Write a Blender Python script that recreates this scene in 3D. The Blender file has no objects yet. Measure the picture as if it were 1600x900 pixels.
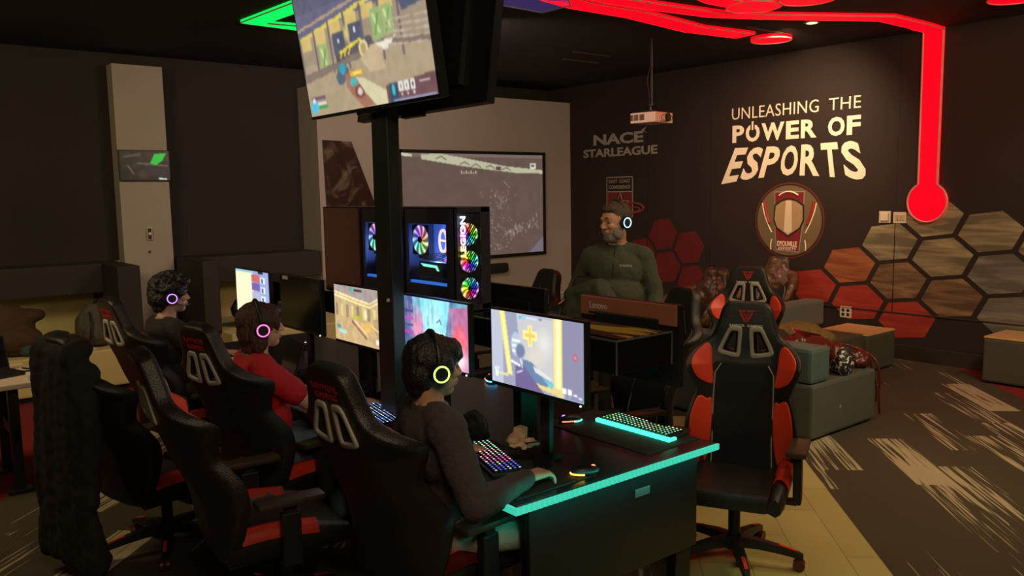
import bpy, bmesh, math, random
import numpy as np
from mathutils import Vector as V, Matrix, noise
random.seed(4); rng=np.random.default_rng(4)
sc=bpy.context.scene; COL=sc.collection
PI=math.pi
# ------------------------------------------------------------------ camera
FPX=1295.0; CAMZ=1.88
_p,_r,_h=math.radians(6.5),math.radians(0.95),math.radians(38.9)
cF=V((math.sin(_h)*math.cos(_p),math.cos(_h)*math.cos(_p),-math.sin(_p)))
_R=V((math.cos(_h),-math.sin(_h),0)); _U=_R.cross(cF)
cR=math.cos(_r)*_R-math.sin(_r)*_U; cU=cR.cross(cF)
CAM=V((0,0,CAMZ))
cd=bpy.data.cameras.new('camera'); cam=bpy.data.objects.new('camera',cd); COL.objects.link(cam)
cd.sensor_width=36; cd.lens=36*FPX/1600; cd.clip_start=.05
M=Matrix((cR,cU,-cF)).transposed().to_4x4(); M.translation=CAM; cam.matrix_world=M
sc.camera=cam
# ------------------------------------------------------------------ world, exposure
sc.view_settings.view_transform='Standard'; sc.view_settings.look='None'
sc.view_settings.gamma=1; sc.view_settings.use_curve_mapping=False
sc.view_settings.exposure=0.0
w=bpy.data.worlds.new('world'); sc.world=w; w.use_nodes=True
w.node_tree.nodes['Background'].inputs[0].default_value=(1,.62,.35,1)
w.node_tree.nodes['Background'].inputs[1].default_value=0.035
def area(name,loc,size,energy,col,target=None,sizey=None,spread=None):
    l=bpy.data.lights.new(name,'AREA'); l.energy=energy; l.color=col; l.size=size
    if sizey: l.shape='RECTANGLE'; l.size_y=sizey
    if spread: l.spread=spread
    o=bpy.data.objects.new(name,l); COL.objects.link(o); o.location=loc
    if target is not None: o.rotation_euler=(V(target)-V(loc)).to_track_quat('-Z','Y').to_euler()
    return o
# unseen warm fill lights added to brighten the room (all above or behind the frame)
area('fill_light_right',(5.9,1.2,3.4),1.2,125,(1,.74,.42),target=(8.0,4.0,0.9))
area('fill_light_front',(.6,.2,3.4),1.6,66,(1,.74,.46),target=(2.2,3.2,.8))
area('fill_light_left',(-.6,5.8,3.4),1.4,95,(1,.77,.42),target=(2.2,9.8,.7))
area('fill_light_screen',(4.4,6.6,3.46),.9,66,(1,.76,.64),target=(7.0,9.6,.5))
area('fill_light_middle',(3.6,2.9,3.46),.8,20,(1,.76,.52),target=(4.4,4.2,1.2))
def spot(name,loc,target,energy,col,ang,blend=.6,rad=.05):
    l=bpy.data.lights.new(name,'SPOT'); l.energy=energy; l.color=col; l.spot_size=math.radians(ang); l.spot_blend=blend; l.shadow_soft_size=rad
    o=bpy.data.objects.new(name,l); COL.objects.link(o); o.location=loc
    o.rotation_euler=(V(target)-V(loc)).to_track_quat('-Z','Y').to_euler(); return o
spot('wall_wash_spot',(7.55,4.9,3.45),(8.96,5.7,2.1),235,(1,.70,.44),105,blend=1.0)
spot('right_wall_spot',(7.3,.9,3.4),(8.96,2.75,1.3),60,(.86,.92,.72),50)
spot('path_spot',(4.6,.6,3.45),(4.5,2.3,0),85,(1,.82,.36),62)

# ------------------------------------------------------------------ ray helpers (a pixel onto a real plane)
def ray(x,y): return (cF*FPX+cR*(x-800)-cU*(y-450)).normalized()
def onx(x,y,X): d=ray(x,y); return CAM+d*(X/d.x)
def ony(x,y,Y): d=ray(x,y); return CAM+d*(Y/d.y)
def onz(x,y,Z): d=ray(x,y); return CAM+d*((Z-CAMZ)/d.z)
# ------------------------------------------------------------------ materials
def nt(name):
    m=bpy.data.materials.new(name); m.use_nodes=True; return m,m.node_tree.nodes,m.node_tree.links,m.node_tree.nodes['Principled BSDF']
def mat(name,col,rough=.5,metal=0,emit=None,es=0,spec=.5,bump=0,bscale=60,var=0,vscale=8,coat=0):
    m,N,L,b=nt(name)
    b.inputs['Base Color'].default_value=(*col,1); b.inputs['Roughness'].default_value=rough; b.inputs['Metallic'].default_value=metal
    b.inputs['Specular IOR Level'].default_value=spec
    if coat: b.inputs['Coat Weight'].default_value=coat
    if emit: b.inputs['Emission Color'].default_value=(*emit,1); b.inputs['Emission Strength'].default_value=es
    if var or bump:
        tc=N.new('ShaderNodeTexCoord')
    if var:
        n=N.new('ShaderNodeTexNoise'); n.inputs['Scale'].default_value=vscale; n.inputs['Detail'].default_value=5
        L.new(tc.outputs['Object'],n.inputs['Vector'])
        mx=N.new('ShaderNodeMix'); mx.data_type='RGBA'
        mx.inputs[6].default_value=(*[c*(1-var) for c in col],1); mx.inputs[7].default_value=(*[min(1,c*(1+var)) for c in col],1)
        L.new(n.outputs['Fac'],mx.inputs[0]); L.new(mx.outputs[2],b.inputs['Base Color'])
    if bump:
        n2=N.new('ShaderNodeTexNoise'); n2.inputs['Scale'].default_value=bscale; n2.inputs['Detail'].default_value=3
        L.new(tc.outputs['Object'],n2.inputs['Vector'])
        bp=N.new('ShaderNodeBump'); bp.inputs['Strength'].default_value=bump; bp.inputs['Distance'].default_value=.01
        L.new(n2.outputs['Fac'],bp.inputs['Height']); L.new(bp.outputs['Normal'],b.inputs['Normal'])
    return m
def emis(name,col,s): return mat(name,tuple(c*.3 for c in col),.5,emit=col,es=s)
def screenmat(name,s,rough=.35):
    m,N,L,b=nt(name); a=N.new('ShaderNodeAttribute'); a.attribute_name='Col'
    b.inputs['Base Color'].default_value=(.01,.01,.01,1); b.inputs['Roughness'].default_value=rough
    L.new(a.outputs['Color'],b.inputs['Emission Color']); b.inputs['Emission Strength'].default_value=s; return m
def paintmat(name,rough=.7):
    m,N,L,b=nt(name); a=N.new('ShaderNodeAttribute'); a.attribute_name='Col'
    L.new(a.outputs['Color'],b.inputs['Base Color']); b.inputs['Roughness'].default_value=rough; return m
BLK=mat('black_plastic',(.012,.012,.013),.42,bump=.1,bscale=300)
GLOSSB=mat('gloss_black',(.008,.008,.010),.12)
METB=mat('black_metal',(.02,.02,.02),.35,metal=.6)
LEATH=mat('black_leatherette',(.016,.013,.011),.36,bump=.25,bscale=220)
FABB=mat('black_mesh_fabric',(.008,.008,.009),.9,bump=.4,bscale=500)
REDL=mat('red_leatherette',(.80,.055,.022),.42,bump=.15,bscale=220)
TRIMG=mat('grey_hole_trim',(.40,.36,.29),.45)
PIPE=mat('pale_piping',(.35,.32,.28),.6)
REDT=mat('red_print',(.5,.02,.02),.6); GRYT=mat('grey_print',(.70,.66,.58),.6)
BRN=mat('brown_arm_pad',(.045,.03,.018),.38)
WHT=mat('white_print',(.85,.80,.72),.6)
WALLB=mat('black_wall_paint',(.022,.016,.012),.8,var=.25,vscale=1.5,bump=.1,bscale=150)
WALLW=mat('pale_wall_paint',(.42,.36,.31),.75,var=.05,vscale=2,bump=.1,bscale=150)
WALLY=mat('cream_wall_paint',(.56,.47,.21),.75,var=.06,vscale=3)
CEIL=mat('black_ceiling',(.018,.014,.011),.85)
SKIN=mat('skin_tone',(.50,.27,.18),.5,var=.08,vscale=20,bump=.08,bscale=300)
SKIN2=mat('skin_pale',(.60,.36,.26),.5,var=.06,vscale=20,bump=.08,bscale=300)
SKIN3=mat('skin_ruddy',(.56,.28,.17),.5,var=.15,vscale=22,bump=.1,bscale=300)
# ------------------------------------------------------------------ mesh helpers
def link(name,me,m=None,parent=None,smooth=False):
    o=bpy.data.objects.new(name,me); COL.objects.link(o)
    if m is not None:
        me.materials.clear()
        for mm in (m if isinstance(m,(list,tuple)) else [m]): me.materials.append(mm)
    if smooth:
        for p in me.polygons: p.use_smooth=True
    if parent is not None: o.parent=parent
    return o
def obj(name,bm,m,parent=None,smooth=False,auto=None,off=None):
    if off is not None: bmesh.ops.translate(bm,verts=bm.verts,vec=off)
    me=bpy.data.meshes.new(name); bm.normal_update(); bm.to_mesh(me); bm.free()
    if auto:
        for p in me.polygons: p.use_smooth=True
        me.set_sharp_from_angle(angle=math.radians(auto))
    return link(name,me,m,parent,smooth)
def tag(o,label=None,cat=None,group=None,kind=None):
    if label: o['label']=label
    if cat: o['category']=cat
    if group: o['group']=group
    if kind: o['kind']=kind
    return o
def thing(name,label,cat,loc=(0,0,0),rz=0,group=None):
    o=bpy.data.objects.new(name,None); COL.objects.link(o); o.empty_display_size=.1
    o.location=loc; o.rotation_euler=(0,0,rz); return tag(o,label,cat,group)
def struct(name,bm,m,parent=None,**k):
    o=obj(name,bm,m,parent,**k)
    if parent is None: o['kind']='structure'
    return o
KIDS={}
def copy_tree(o,parent=None):
    c=o.copy(); COL.objects.link(c)
    if parent is not None: c.parent=parent
    for ch in KIDS.get(o.name) or list(o.children): copy_tree(ch,c)
    return c
def dup(root,loc,rz,label,group=None):
    kids={}
    c=copy_tree(root); c.location=loc; c.rotation_euler=(0,0,rz); c['label']=label
    if group: c['group']=group
    return c
def B(): return bmesh.new()
def box(bm,a,b,bev=0,mi=0,mx=None):
    a=V(a);b=V(b)
    r=bmesh.ops.create_cube(bm,size=1); vs=r['verts']
    s=b-a; c=(a+b)/2
    for v in vs: v.co=V((v.co.x*s.x+c.x,v.co.y*s.y+c.y,v.co.z*s.z+c.z))
    fs=set(f for v in vs for f in v.link_faces)
    for f in fs: f.material_index=mi
    if bev:
        es=list(set(e for v in vs for e in v.link_edges))
        r2=bmesh.ops.bevel(bm,geom=es,offset=bev,segments=2,affect='EDGES',profile=.6)
        vs=list(set(v for f in r2['faces'] for v in f.verts)|set(v for v in vs if v.is_valid))
        for f in r2['faces']: f.material_index=mi
    if mx is not None:
        for v in vs: v.co=mx@v.co
    return vs
def cyl(bm,p,q,r1,r2=None,n=20,mi=0,cap=True):
    p=V(p);q=V(q); r2=r1 if r2 is None else r2
    d=q-p; L=d.length
    r=bmesh.ops.create_cone(bm,cap_ends=cap,segments=n,radius1=r1,radius2=r2,depth=L)
    mt=Matrix.Translation((p+q)/2)@d.to_track_quat('Z','Y').to_matrix().to_4x4()
    for v in r['verts']: v.co=mt@v.co
    for f in set(f for v in r['verts'] for f in v.link_faces): f.material_index=mi
    return r['verts']
def ell(bm,c,s,rot=None,n=2,mi=0):
    r=bmesh.ops.create_icosphere(bm,subdivisions=n,radius=1)
    for v in r['verts']:
        co=V((v.co.x*s[0],v.co.y*s[1],v.co.z*s[2]))
        if rot is not None: co=rot@co
        v.co=co+V(c)
    for f in set(f for v in r['verts'] for f in v.link_faces): f.material_index=mi
    return r['verts']
def caps(bm,p,r1,q,r2,n=14):
    ell(bm,p,(r1,)*3); ell(bm,q,(r2,)*3)
    if (V(q)-V(p)).length>1e-4: cyl(bm,p,q,r1,r2,n)
def tube(bm,pts,r,n=8,mi=0,closed=False,ends=True):
    pts=[V(p) for p in pts]; N=len(pts); rings=[]
    rr=r if isinstance(r,(list,tuple)) else [r]*N
    up=None
    for i,p in enumerate(pts):
        if closed: t=(pts[(i+1)%N]-pts[i-1])
        else: t=pts[min(i+1,N-1)]-pts[max(i-1,0)]
        t=t.normalized()
        if up is None:
            up=V((0,0,1)) if abs(t.z)<.9 else V((1,0,0))
        a=(up-t*up.dot(t)).normalized(); b=t.cross(a); up=a
        rings.append([bm.verts.new(p+rr[i]*(math.cos(2*PI*k/n)*a+math.sin(2*PI*k/n)*b)) for k in range(n)])
    for i in range(N if closed else N-1):
        A=rings[i];C_=rings[(i+1)%N]
        for k in range(n):
            f=bm.faces.new((A[k],A[(k+1)%n],C_[(k+1)%n],C_[k])); f.material_index=mi
    if not closed and ends:
        bm.faces.new(rings[0][::-1]).material_index=mi; bm.faces.new(rings[-1]).material_index=mi
def cat(pts,n=6,closed=False):
    pts=[V(p) for p in pts]; N=len(pts); out=[]
    for i in range(N if closed else N-1):
        p0=pts[(i-1)%N] if (closed or i>0) else pts[0]; p1=pts[i]; p2=pts[(i+1)%N]; p3=pts[(i+2)%N] if (closed or i+2<N) else pts[-1]
        for k in range(n):
            t=k/n; out.append(.5*((2*p1)+(p2-p0)*t+(2*p0-5*p1+4*p2-p3)*t*t+(3*p1-p0-3*p2+p3)*t**3))
    if not closed: out.append(pts[-1])
    return out
def prism(bm,pts,d,mi=0):
    vs=[bm.verts.new(p) for p in pts]; f=bm.faces.new(vs); f.material_index=mi
    r=bmesh.ops.extrude_face_region(bm,geom=[f]); nv=[g for g in r['geom'] if isinstance(g,bmesh.types.BMVert)]
    for v in nv: v.co+=V(d)
    fs=set(ff for v in nv+vs for ff in v.link_faces)
    for ff in fs: ff.material_index=mi
    bmesh.ops.recalc_face_normals(bm,faces=list(fs))
def ev_mesh(o):
    dg=bpy.context.evaluated_depsgraph_get(); dg.update()
    me=bpy.data.meshes.new_from_object(o.evaluated_get(dg))
    return me
def flat_curve(loops,ext,bev,step=.03):
    cu=bpy.data.curves.new('c','CURVE'); cu.dimensions='2D'; cu.fill_mode='BOTH'; cu.extrude=ext; cu.bevel_depth=bev; cu.bevel_resolution=2
    for lp in loops:
        s=cu.splines.new('POLY'); s.points.add(len(lp)-1); s.use_cyclic_u=True
        for i,p in enumerate(lp): s.points[i].co=(p[0],p[1],0,1)
    o=bpy.data.objects.new('c',cu); COL.objects.link(o); me=ev_mesh(o)
    bpy.data.objects.remove(o); bpy.data.curves.remove(cu)
    bm=B(); bm.from_mesh(me); bpy.data.meshes.remove(me)
    bmesh.ops.remove_doubles(bm,verts=bm.verts,dist=1e-5)
    if step:
        for ax in (0,1):
            lo=min(v.co[ax] for v in bm.verts); hi=max(v.co[ax] for v in bm.verts); k=math.ceil(lo/step)
            while k*step<hi:
                co=[0,0,0]; no=[0,0,0]; co[ax]=k*step; no[ax]=1
                bmesh.ops.bisect_plane(bm,geom=bm.verts[:]+bm.edges[:]+bm.faces[:],plane_co=co,plane_no=no,dist=1e-6); k+=1
    return bm
def text_bm(s,bold=0,ext=0,shear=0,space=1):
    cu=bpy.data.curves.new('t','FONT'); cu.body=s; cu.size=1; cu.offset=bold; cu.extrude=ext; cu.shear=shear; cu.space_character=space; cu.resolution_u=3
    o=bpy.data.objects.new('t',cu); COL.objects.link(o); me=ev_mesh(o)
    bpy.data.objects.remove(o); bpy.data.curves.remove(cu)
    bm=B(); bm.from_mesh(me); bpy.data.meshes.remove(me); return bm
def word(name,s,fmap,m,parent=None,bold=0,shear=0,space=1,sub=0,ext=.02,off=None):
    """fmap(u,v,w): u,v in 0..1 across the word, w 0..1 through its thickness"""
    bm=text_bm(s,bold,ext,shear,space)
    xs=[v.co.x for v in bm.verts]; ys=[v.co.y for v in bm.verts]; x0,x1,y0,y1=min(xs),max(xs),min(ys),max(ys)
    if sub:
        for i in range(1,sub):
            bmesh.ops.bisect_plane(bm,geom=bm.verts[:]+bm.edges[:]+bm.faces[:],plane_co=(0,y0+(y1-y0)*i/sub,0),plane_no=(0,1,0),dist=1e-6)
    for v in bm.verts: v.co=fmap((v.co.x-x0)/(x1-x0),(v.co.y-y0)/(y1-y0),v.co.z/ext*.5+.5)
    return obj(name,bm,m,parent,off=off)
def quadmap(o,u,v,n,t=.002):
    o,u,v,n=V(o),V(u),V(v),V(n)
    return lambda a,b,c:o+u*a+v*b+n*(t*c)
def remesh(bm,vox,it=4,fac=.5):
    me=bpy.data.meshes.new('r'); bm.to_mesh(me); bm.free()
    o=bpy.data.objects.new('r',me); COL.objects.link(o)
    a=o.modifiers.new('a','REMESH'); a.mode='VOXEL'; a.voxel_size=vox; a.use_smooth_shade=True
    if it: s=o.modifiers.new('s','SMOOTH'); s.factor=fac; s.iterations=it
    r=ev_mesh(o); bpy.data.objects.remove(o); bpy.data.meshes.remove(me)
    for p in r.polygons: p.use_smooth=True
    return r
def displace(me,amp,scale,off=(0,0,0),aniso=(1,1,1)):
    me.update(); ns=[v.normal.copy() for v in me.vertices]
    for v,n in zip(me.vertices,ns):
        q=V((v.co.x*aniso[0],v.co.y*aniso[1],v.co.z*aniso[2]))*scale+V(off)
        v.co+=n*(noise.noise(q)+.5*noise.noise(q*2.1))*amp
def joinmesh(ms):
    bm=B()
    for m in ms: bm.from_mesh(m)
    me=bpy.data.meshes.new('j'); bm.to_mesh(me); bm.free()
    for p in me.polygons: p.use_smooth=True
    return me
# ------------------------------------------------------------------ painted pictures (for screens and printed art)
class Img:
    def __init__(s,w,h,c): s.w,s.h=w,h; s.a=np.ones((h,w,3))*np.array(c); s.X,s.Y=np.meshgrid((np.arange(w)+.5)/w,(np.arange(h)+.5)/h)
    def mask(s,pts):
        m=np.zeros((s.h,s.w),bool); n=len(pts)
        for i in range(n):
            x0,y0=pts[i]; x1,y1=pts[(i+1)%n]
            if y0==y1: continue
            c=((y0>s.Y)!=(y1>s.Y))&(s.X<(x1-x0)*(s.Y-y0)/(y1-y0)+x0); m^=c
        return m
    def poly(s,pts,c,a=1): m=s.mask(pts); s.a[m]=s.a[m]*(1-a)+np.array(c)*a
    def rect(s,x0,y0,x1,y1,c,a=1): s.poly([(x0,y0),(x1,y0),(x1,y1),(x0,y1)],c,a)
    def ell(s,cx,cy,rx,ry,c,a=1,soft=0):
        d=np.sqrt(((s.X-cx)/rx)**2+((s.Y-cy)/ry)**2)
        k=(np.clip((1-d)/max(soft,1e-3),0,1) if soft else (d<1)*1.0)[...,None]*a; s.a=s.a*(1-k)+np.array(c)*k
    def line(s,x0,y0,x1,y1,w,c,a=1):
        dx,dy=x1-x0,y1-y0; L=dx*dx+dy*dy+1e-9; t=np.clip(((s.X-x0)*dx+(s.Y-y0)*dy)/L,0,1)
        d=np.hypot(s.X-x0-t*dx,(s.Y-y0-t*dy)*s.h/s.w); m=d<w; s.a[m]=s.a[m]*(1-a)+np.array(c)*a
    def noise(s,amp,sx,sy,seed=0):
        r=np.random.default_rng(seed); g=r.random((sy+2,sx+2))
        fx=s.X*sx; fy=s.Y*sy; ix=fx.astype(int); iy=fy.astype(int); tx=fx-ix; ty=fy-iy
        v=(g[iy,ix]*(1-tx)+g[iy,ix+1]*tx)*(1-ty)+(g[iy+1,ix]*(1-tx)+g[iy+1,ix+1]*tx)*ty
        s.a=np.clip(s.a+amp*(v[...,None]-.5),0,1)
    def blur(s,k=1):
        for _ in range(k):
            a=np.pad(s.a,((1,1),(1,1),(0,0)),'edge'); s.a=(a[1:-1,1:-1]*2+a[:-2,1:-1]+a[2:,1:-1]+a[1:-1,:-2]+a[1:-1,2:])/6
def lin(a): return np.where(a<=.04045,a/12.92,((a+.055)/1.055)**2.4)
def picture(name,img,TL,TR,BL,m,parent=None,off=(0,0,0)):
    TL,TR,BL=V(TL)-V(off),V(TR)-V(off),V(BL)-V(off); h,w=img.h,img.w
    u=np.linspace(0,1,w); v=np.linspace(0,1,h); U_,V_=np.meshgrid(u,v)
    co=np.array(TL)+U_[...,None]*np.array(TR-TL)+V_[...,None]*np.array(BL-TL)
    idx=np.arange(w*h).reshape(h,w); q=np.stack([idx[:-1,:-1],idx[1:,:-1],idx[1:,1:],idx[:-1,1:]],-1).reshape(-1,4)
    me=bpy.data.meshes.new(name); me.from_pydata(co.reshape(-1,3).tolist(),[],q.tolist())
    at=me.color_attributes.new('Col','FLOAT_COLOR','POINT')
    c=np.ones((w*h,4)); c[:,:3]=lin(np.clip(img.a,0,1)).reshape(-1,3); at.data.foreach_set('color',c.ravel())
    return link(name,me,m,parent)
# ================================================================== THE ROOM
XW=8.96; YW=10.12; ZC=3.5
bm=B(); box(bm,(-4.2,-4.2,-.1),(XW+.2,YW+.2,0))
def carpet():
    m,N,L,b=nt('carpet_and_planks')
    tc=N.new('ShaderNodeTexCoord'); sp=N.new('ShaderNodeSeparateXYZ'); L.new(tc.outputs['Object'],sp.inputs[0])
    def mth(op,a,b_=None,c=None):
        n=N.new('ShaderNodeMath'); n.operation=op
        for i,x in enumerate((a,b_,c)):
            if x is None: continue
            if isinstance(x,(int,float)): n.inputs[i].default_value=x
            else: L.new(x,n.inputs[i])
        return n.outputs[0]
    X,Y=sp.outputs[0],sp.outputs[1]
    along=mth('MULTIPLY',mth('ADD',X,Y),.7071); acr=mth('SUBTRACT',Y,X); acu=mth('MULTIPLY',acr,.7071)
    # plank tiles: 0.25 m wide, 1 m long, staggered
    row=mth('FLOOR',mth('DIVIDE',acu,.25)); 
    al2=mth('ADD',along,mth('MULTIPLY',row,.37)); col=mth('FLOOR',al2)
    cb=N.new('ShaderNodeCombineXYZ'); L.new(row,cb.inputs[0]); L.new(col,cb.inputs[1])
    wn=N.new('ShaderNodeTexWhiteNoise'); wn.noise_dimensions='2D'; L.new(cb.outputs[0],wn.inputs['Vector'])
    st=N.new('ShaderNodeCombineXYZ'); L.new(mth('MULTIPLY',acu,52),st.inputs[0]); L.new(mth('MULTIPLY',along,1.3),st.inputs[1]); L.new(mth('MULTIPLY',wn.outputs['Value'],40),st.inputs[2])
    ns=N.new('ShaderNodeTexNoise'); ns.inputs['Scale'].default_value=1; ns.inputs['Detail'].default_value=3; L.new(st.outputs[0],ns.inputs['Vector'])
    big=N.new('ShaderNodeCombineXYZ'); L.new(mth('MULTIPLY',acu,1.9),big.inputs[0]); L.new(mth('MULTIPLY',along,.62),big.inputs[1])
    nb=N.new('ShaderNodeTexNoise'); nb.inputs['Scale'].default_value=1; nb.inputs['Detail'].default_value=2; L.new(big.outputs[0],nb.inputs['Vector'])
    s=mth('ADD',mth('ADD',ns.outputs['Fac'],mth('MULTIPLY',mth('SUBTRACT',nb.outputs['Fac'],  .5),.75)),mth('MULTIPLY',mth('SUBTRACT',wn.outputs['Value'],.5),.75))
    streak=mth('MULTIPLY',mth('SUBTRACT',s,.73),16); streak=mth('MINIMUM',mth('MAXIMUM',streak,0),1)
    def mix(f,a,b_):
        n=N.new('ShaderNodeMix'); n.data_type='RGBA'; L.new(f,n.inputs[0])
        for i,x in ((6,a),(7,b_)):
            if isinstance(x,tuple): n.inputs[i].default_value=(*x,1)
            else: L.new(x,n.inputs[i])
        return n.outputs[2]
    base=mix(nb.outputs['Fac'],(.045,.033,.018),(.072,.052,.030))
    c=mix(streak,base,(.42,.34,.22))
    red=mth('MAXIMUM',mth('GREATER_THAN',acr,5.35),mth('LESS_THAN',acr,-5.25))
    c=mix(red,c,(.20,.006,.008))
    gap=mth('MAXIMUM',mth('LESS_THAN',mth('FRACT',mth('DIVIDE',acu,.25)),.015),mth('LESS_THAN',mth('FRACT',al2),.004))
    pv=mix(wn.outputs['Value'],(.40,.33,.12),(.48,.40,.16)); pv=mix(gap,pv,(.16,.12,.06))
    path=mth('MULTIPLY',mth('GREATER_THAN',acr,-2.0),mth('LESS_THAN',acr,-.55)); path=mth('MULTIPLY',path,mth('LESS_THAN',along,6.9)); path=mth('MULTIPLY',path,mth('GREATER_THAN',along,1.5))
    c=mix(path,c,pv); L.new(c,b.inputs['Base Color'])
    L.new(mth('SUBTRACT',.92,mth('MULTIPLY',path,.35)),b.inputs['Roughness'])
    fn=N.new('ShaderNodeTexNoise'); fn.inputs['Scale'].default_value=260; L.new(tc.outputs['Object'],fn.inputs['Vector'])
    bp=N.new('ShaderNodeBump'); bp.inputs['Strength'].default_value=.35; bp.inputs['Distance'].default_value=.004; L.new(fn.outputs['Fac'],bp.inputs['Height']); L.new(bp.outputs[0],b.inputs['Normal'])
    return m
struct('floor',bm,carpet())
bm=B(); box(bm,(-4.2,-4.2,ZC),(XW+.2,YW+.2,ZC+.1)); struct('ceiling',bm,CEIL)
bm=B(); box(bm,(XW,-4.2,0),(XW+.2,YW+.2,ZC)); struct('wall_right',bm,mat('right_wall_paint',(.019,.0085,.0055),.8,var=.25,vscale=1.5,bump=.1,bscale=150))
bm=B(); box(bm,(-4.2,YW,0),(XW,YW+.2,ZC)); struct('wall_back',bm,WALLB)
bm=B(); box(bm,(-4.4,-4.2,0),(-4.2,YW+.2,ZC)); struct('wall_left',bm,WALLB)
bm=B(); box(bm,(-4.2,-4.4,0),(XW+.2,-4.2,ZC)); struct('wall_front',bm,WALLB)
bm=B(); box(bm,(4.69,9.6,0),(XW,YW,3.26)); struct('wall_screen',bm,WALLW)
bm=B(); box(bm,(2.44,9.9,0),(2.97,YW,3.36)); struct('wall_column',bm,WALLW)
bm=B(); box(bm,(-4.2,YW-.02,.0),(2.44,YW,1.2)); box(bm,(2.97,YW-.02,0),(4.69,YW,1.2)); struct('wall_back_lower',bm,WALLY)
TRM=mat('dark_baseboard',(.03,.02,.013),.5)
bm=B(); box(bm,(XW-.018,-4.2,0),(XW,9.6,.16),.004); struct('baseboard_right',bm,TRM)
bm=B(); box(bm,(XW-.012,-4.2,.50),(XW,5.6,.515),.003); struct('trim_1',bm,TRM)
bm=B(); box(bm,(4.69,9.582,.30),(XW-.02,9.6,.33),.004); struct('trim_2',bm,mat('pale_trim',(.55,.5,.42),.5))
# seams of the wall panels
bm=B()
for y in (8.0,6.9,4.42,2.9): box(bm,(XW-.004,y-.004,.5),(XW,y+.004,ZC))
struct('trim_3',bm,mat('panel_seam',(.01,.008,.006),.7))
# ---- built-in bench along the back wall
def bench(x0,x1,fin0,fin1,label):
    t=thing('bench',label,'bench',((x0+x1)/2,9.3,0))
    o=t.location
    bm=B(); box(bm,(x0,8.72,.06),(x1,YW-.02,.43),.02); obj('seat_box',bm,WALLY,t,off=-o)
    bm=B(); box(bm,(x0,8.78,0),(x1,YW-.02,.06)); obj('toe_kick',bm,mat('toe_kick',(.01,.01,.01),.7),t,off=-o)
    bm=B(); box(bm,(x0,9.6,.90),(x1,YW-.02,1.21),.012); obj('back_cushion',bm,mat('dark_padded_panel',(.028,.022,.016),.75,bump=.2,bscale=90),t,off=-o)
    bm=B(); box(bm,(fin0,9.0,.43),(fin1,YW-.02,1.21),.012); obj('end_panel',bm,mat('dark_end_panel',(.022,.017,.013),.7),t,off=-o)
bench(-1.5,2.14,2.14,2.36,'cream bench left of the pale column, backpacks on it')
bench(3.17,4.66,2.99,3.17,'cream bench between the pale column and the screen wall')
# ---- pictures on the setting
im=Img(90,54,(.12,.10,.09)); im.noise(.18,14,9,3)
im.line(.1,.2,.4,.12,.03,(.35,.30,.26)); im.ell(.12,.72,.12,.25,(.22,.16,.12)); im.ell(.10,.75,.09,.2,(.07,.05,.05)); im.line(.15,.5,.27,.8,.012,(.6,.48,.38))
im.ell(.45,.8,.1,.15,(.3,.2,.16)); im.poly([(.45,.55),(.95,.6),(.9,.9),(.5,.8)],(.18,.12,.2)); im.line(.35,.42,.95,.5,.02,(.45,.36,.32))
im.poly([(.70,.1),(.95,.06),(.86,.33),(.72,.48),(.6,.42)],(.05,.9,.28)); im.line(.78,.94,.92,.96,.02,(.95,1,.95)); im.blur(1)
t=thing('wall_display','small dark framed display screen on the pale column','screen',(2.71,9.885,2.09))
bm=B(); box(bm,(2.44,9.868,2.085),(2.985,9.9,2.43),.006); obj('frame',bm,BLK,t,off=-t.location)
picture('display_panel',im,(2.455,9.865,2.418),(2.972,9.865,2.418),(2.455,9.865,2.098),screenmat('display_glow',.55),t,off=t.location)
t=thing('intercom','small brushed intercom plate with a white button on the pale column','intercom',(2.72,9.9,1.42))
bm=B(); box(bm,(-.035,-.015,0),(.035,0,.15),.004); obj('plate',bm,mat('brushed_steel',(.45,.38,.28),.35,metal=.8),t)
bm=B(); box(bm,(-.018,-.019,.015),(.018,-.014,.135),.003); obj('face',bm,BLK,t)
bm=B(); ell(bm,(0,-.022,.075),(.018,.01,.018)); obj('button',bm,WHT,t,smooth=True)
bm=B(); cyl(bm,(2.71,9.9,1.29),(2.71,9.892,1.29),.013); tag(obj('cable_grommet',bm,BLK),'tiny black round grommet in the pale column below the intercom plate','grommet')
im=Img(60,60,(.035,.028,.025)); im.line(.1,.05,.5,.3,.05,(.20,.19,.14)); im.line(.5,.3,.95,.42,.04,(.16,.15,.11)); im.line(.3,.1,.6,.18,.02,(.3,.28,.2)); im.ell(.5,.55,.4,.2,(.13,.03,.03),1,.8); im.poly([(.3,.95),(.5,.7),(.5,1)],(.1,.13,.09)); im.blur(2)
bm=B(); prism(bm,[(4.75,9.6,2.58),(5.14,9.6,2.57),(5.62,9.6,1.35),(4.78,9.6,1.35)],(0,-.03,0))
def artmat():
    m,N,L,b=nt('dark_art_print'); tc=N.new('ShaderNodeTexCoord'); n=N.new('ShaderNodeTexNoise'); n.inputs['Scale'].default_value=3.2; n.inputs['Detail'].default_value=4; n.inputs['Distortion'].default_value=1.8
    L.new(tc.outputs['Object'],n.inputs['Vector']); r=N.new('ShaderNodeValToRGB'); L.new(n.outputs['Fac'],r.inputs[0])
    e=r.color_ramp.elements; e[0].position=.35; e[0].color=(.012,.010,.009,1); e[1].position=.72; e[1].color=(.16,.14,.09,1)
    k=r.color_ramp.elements.new(.52); k.color=(.035,.010,.008,1); L.new(r.outputs[0],b.inputs['Base Color']); b.inputs['Roughness'].default_value=.35; return m
tag(obj('wall_art',bm,artmat()),'dark slanted art panel on the pale wall left of the projection screen','art panel')
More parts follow.
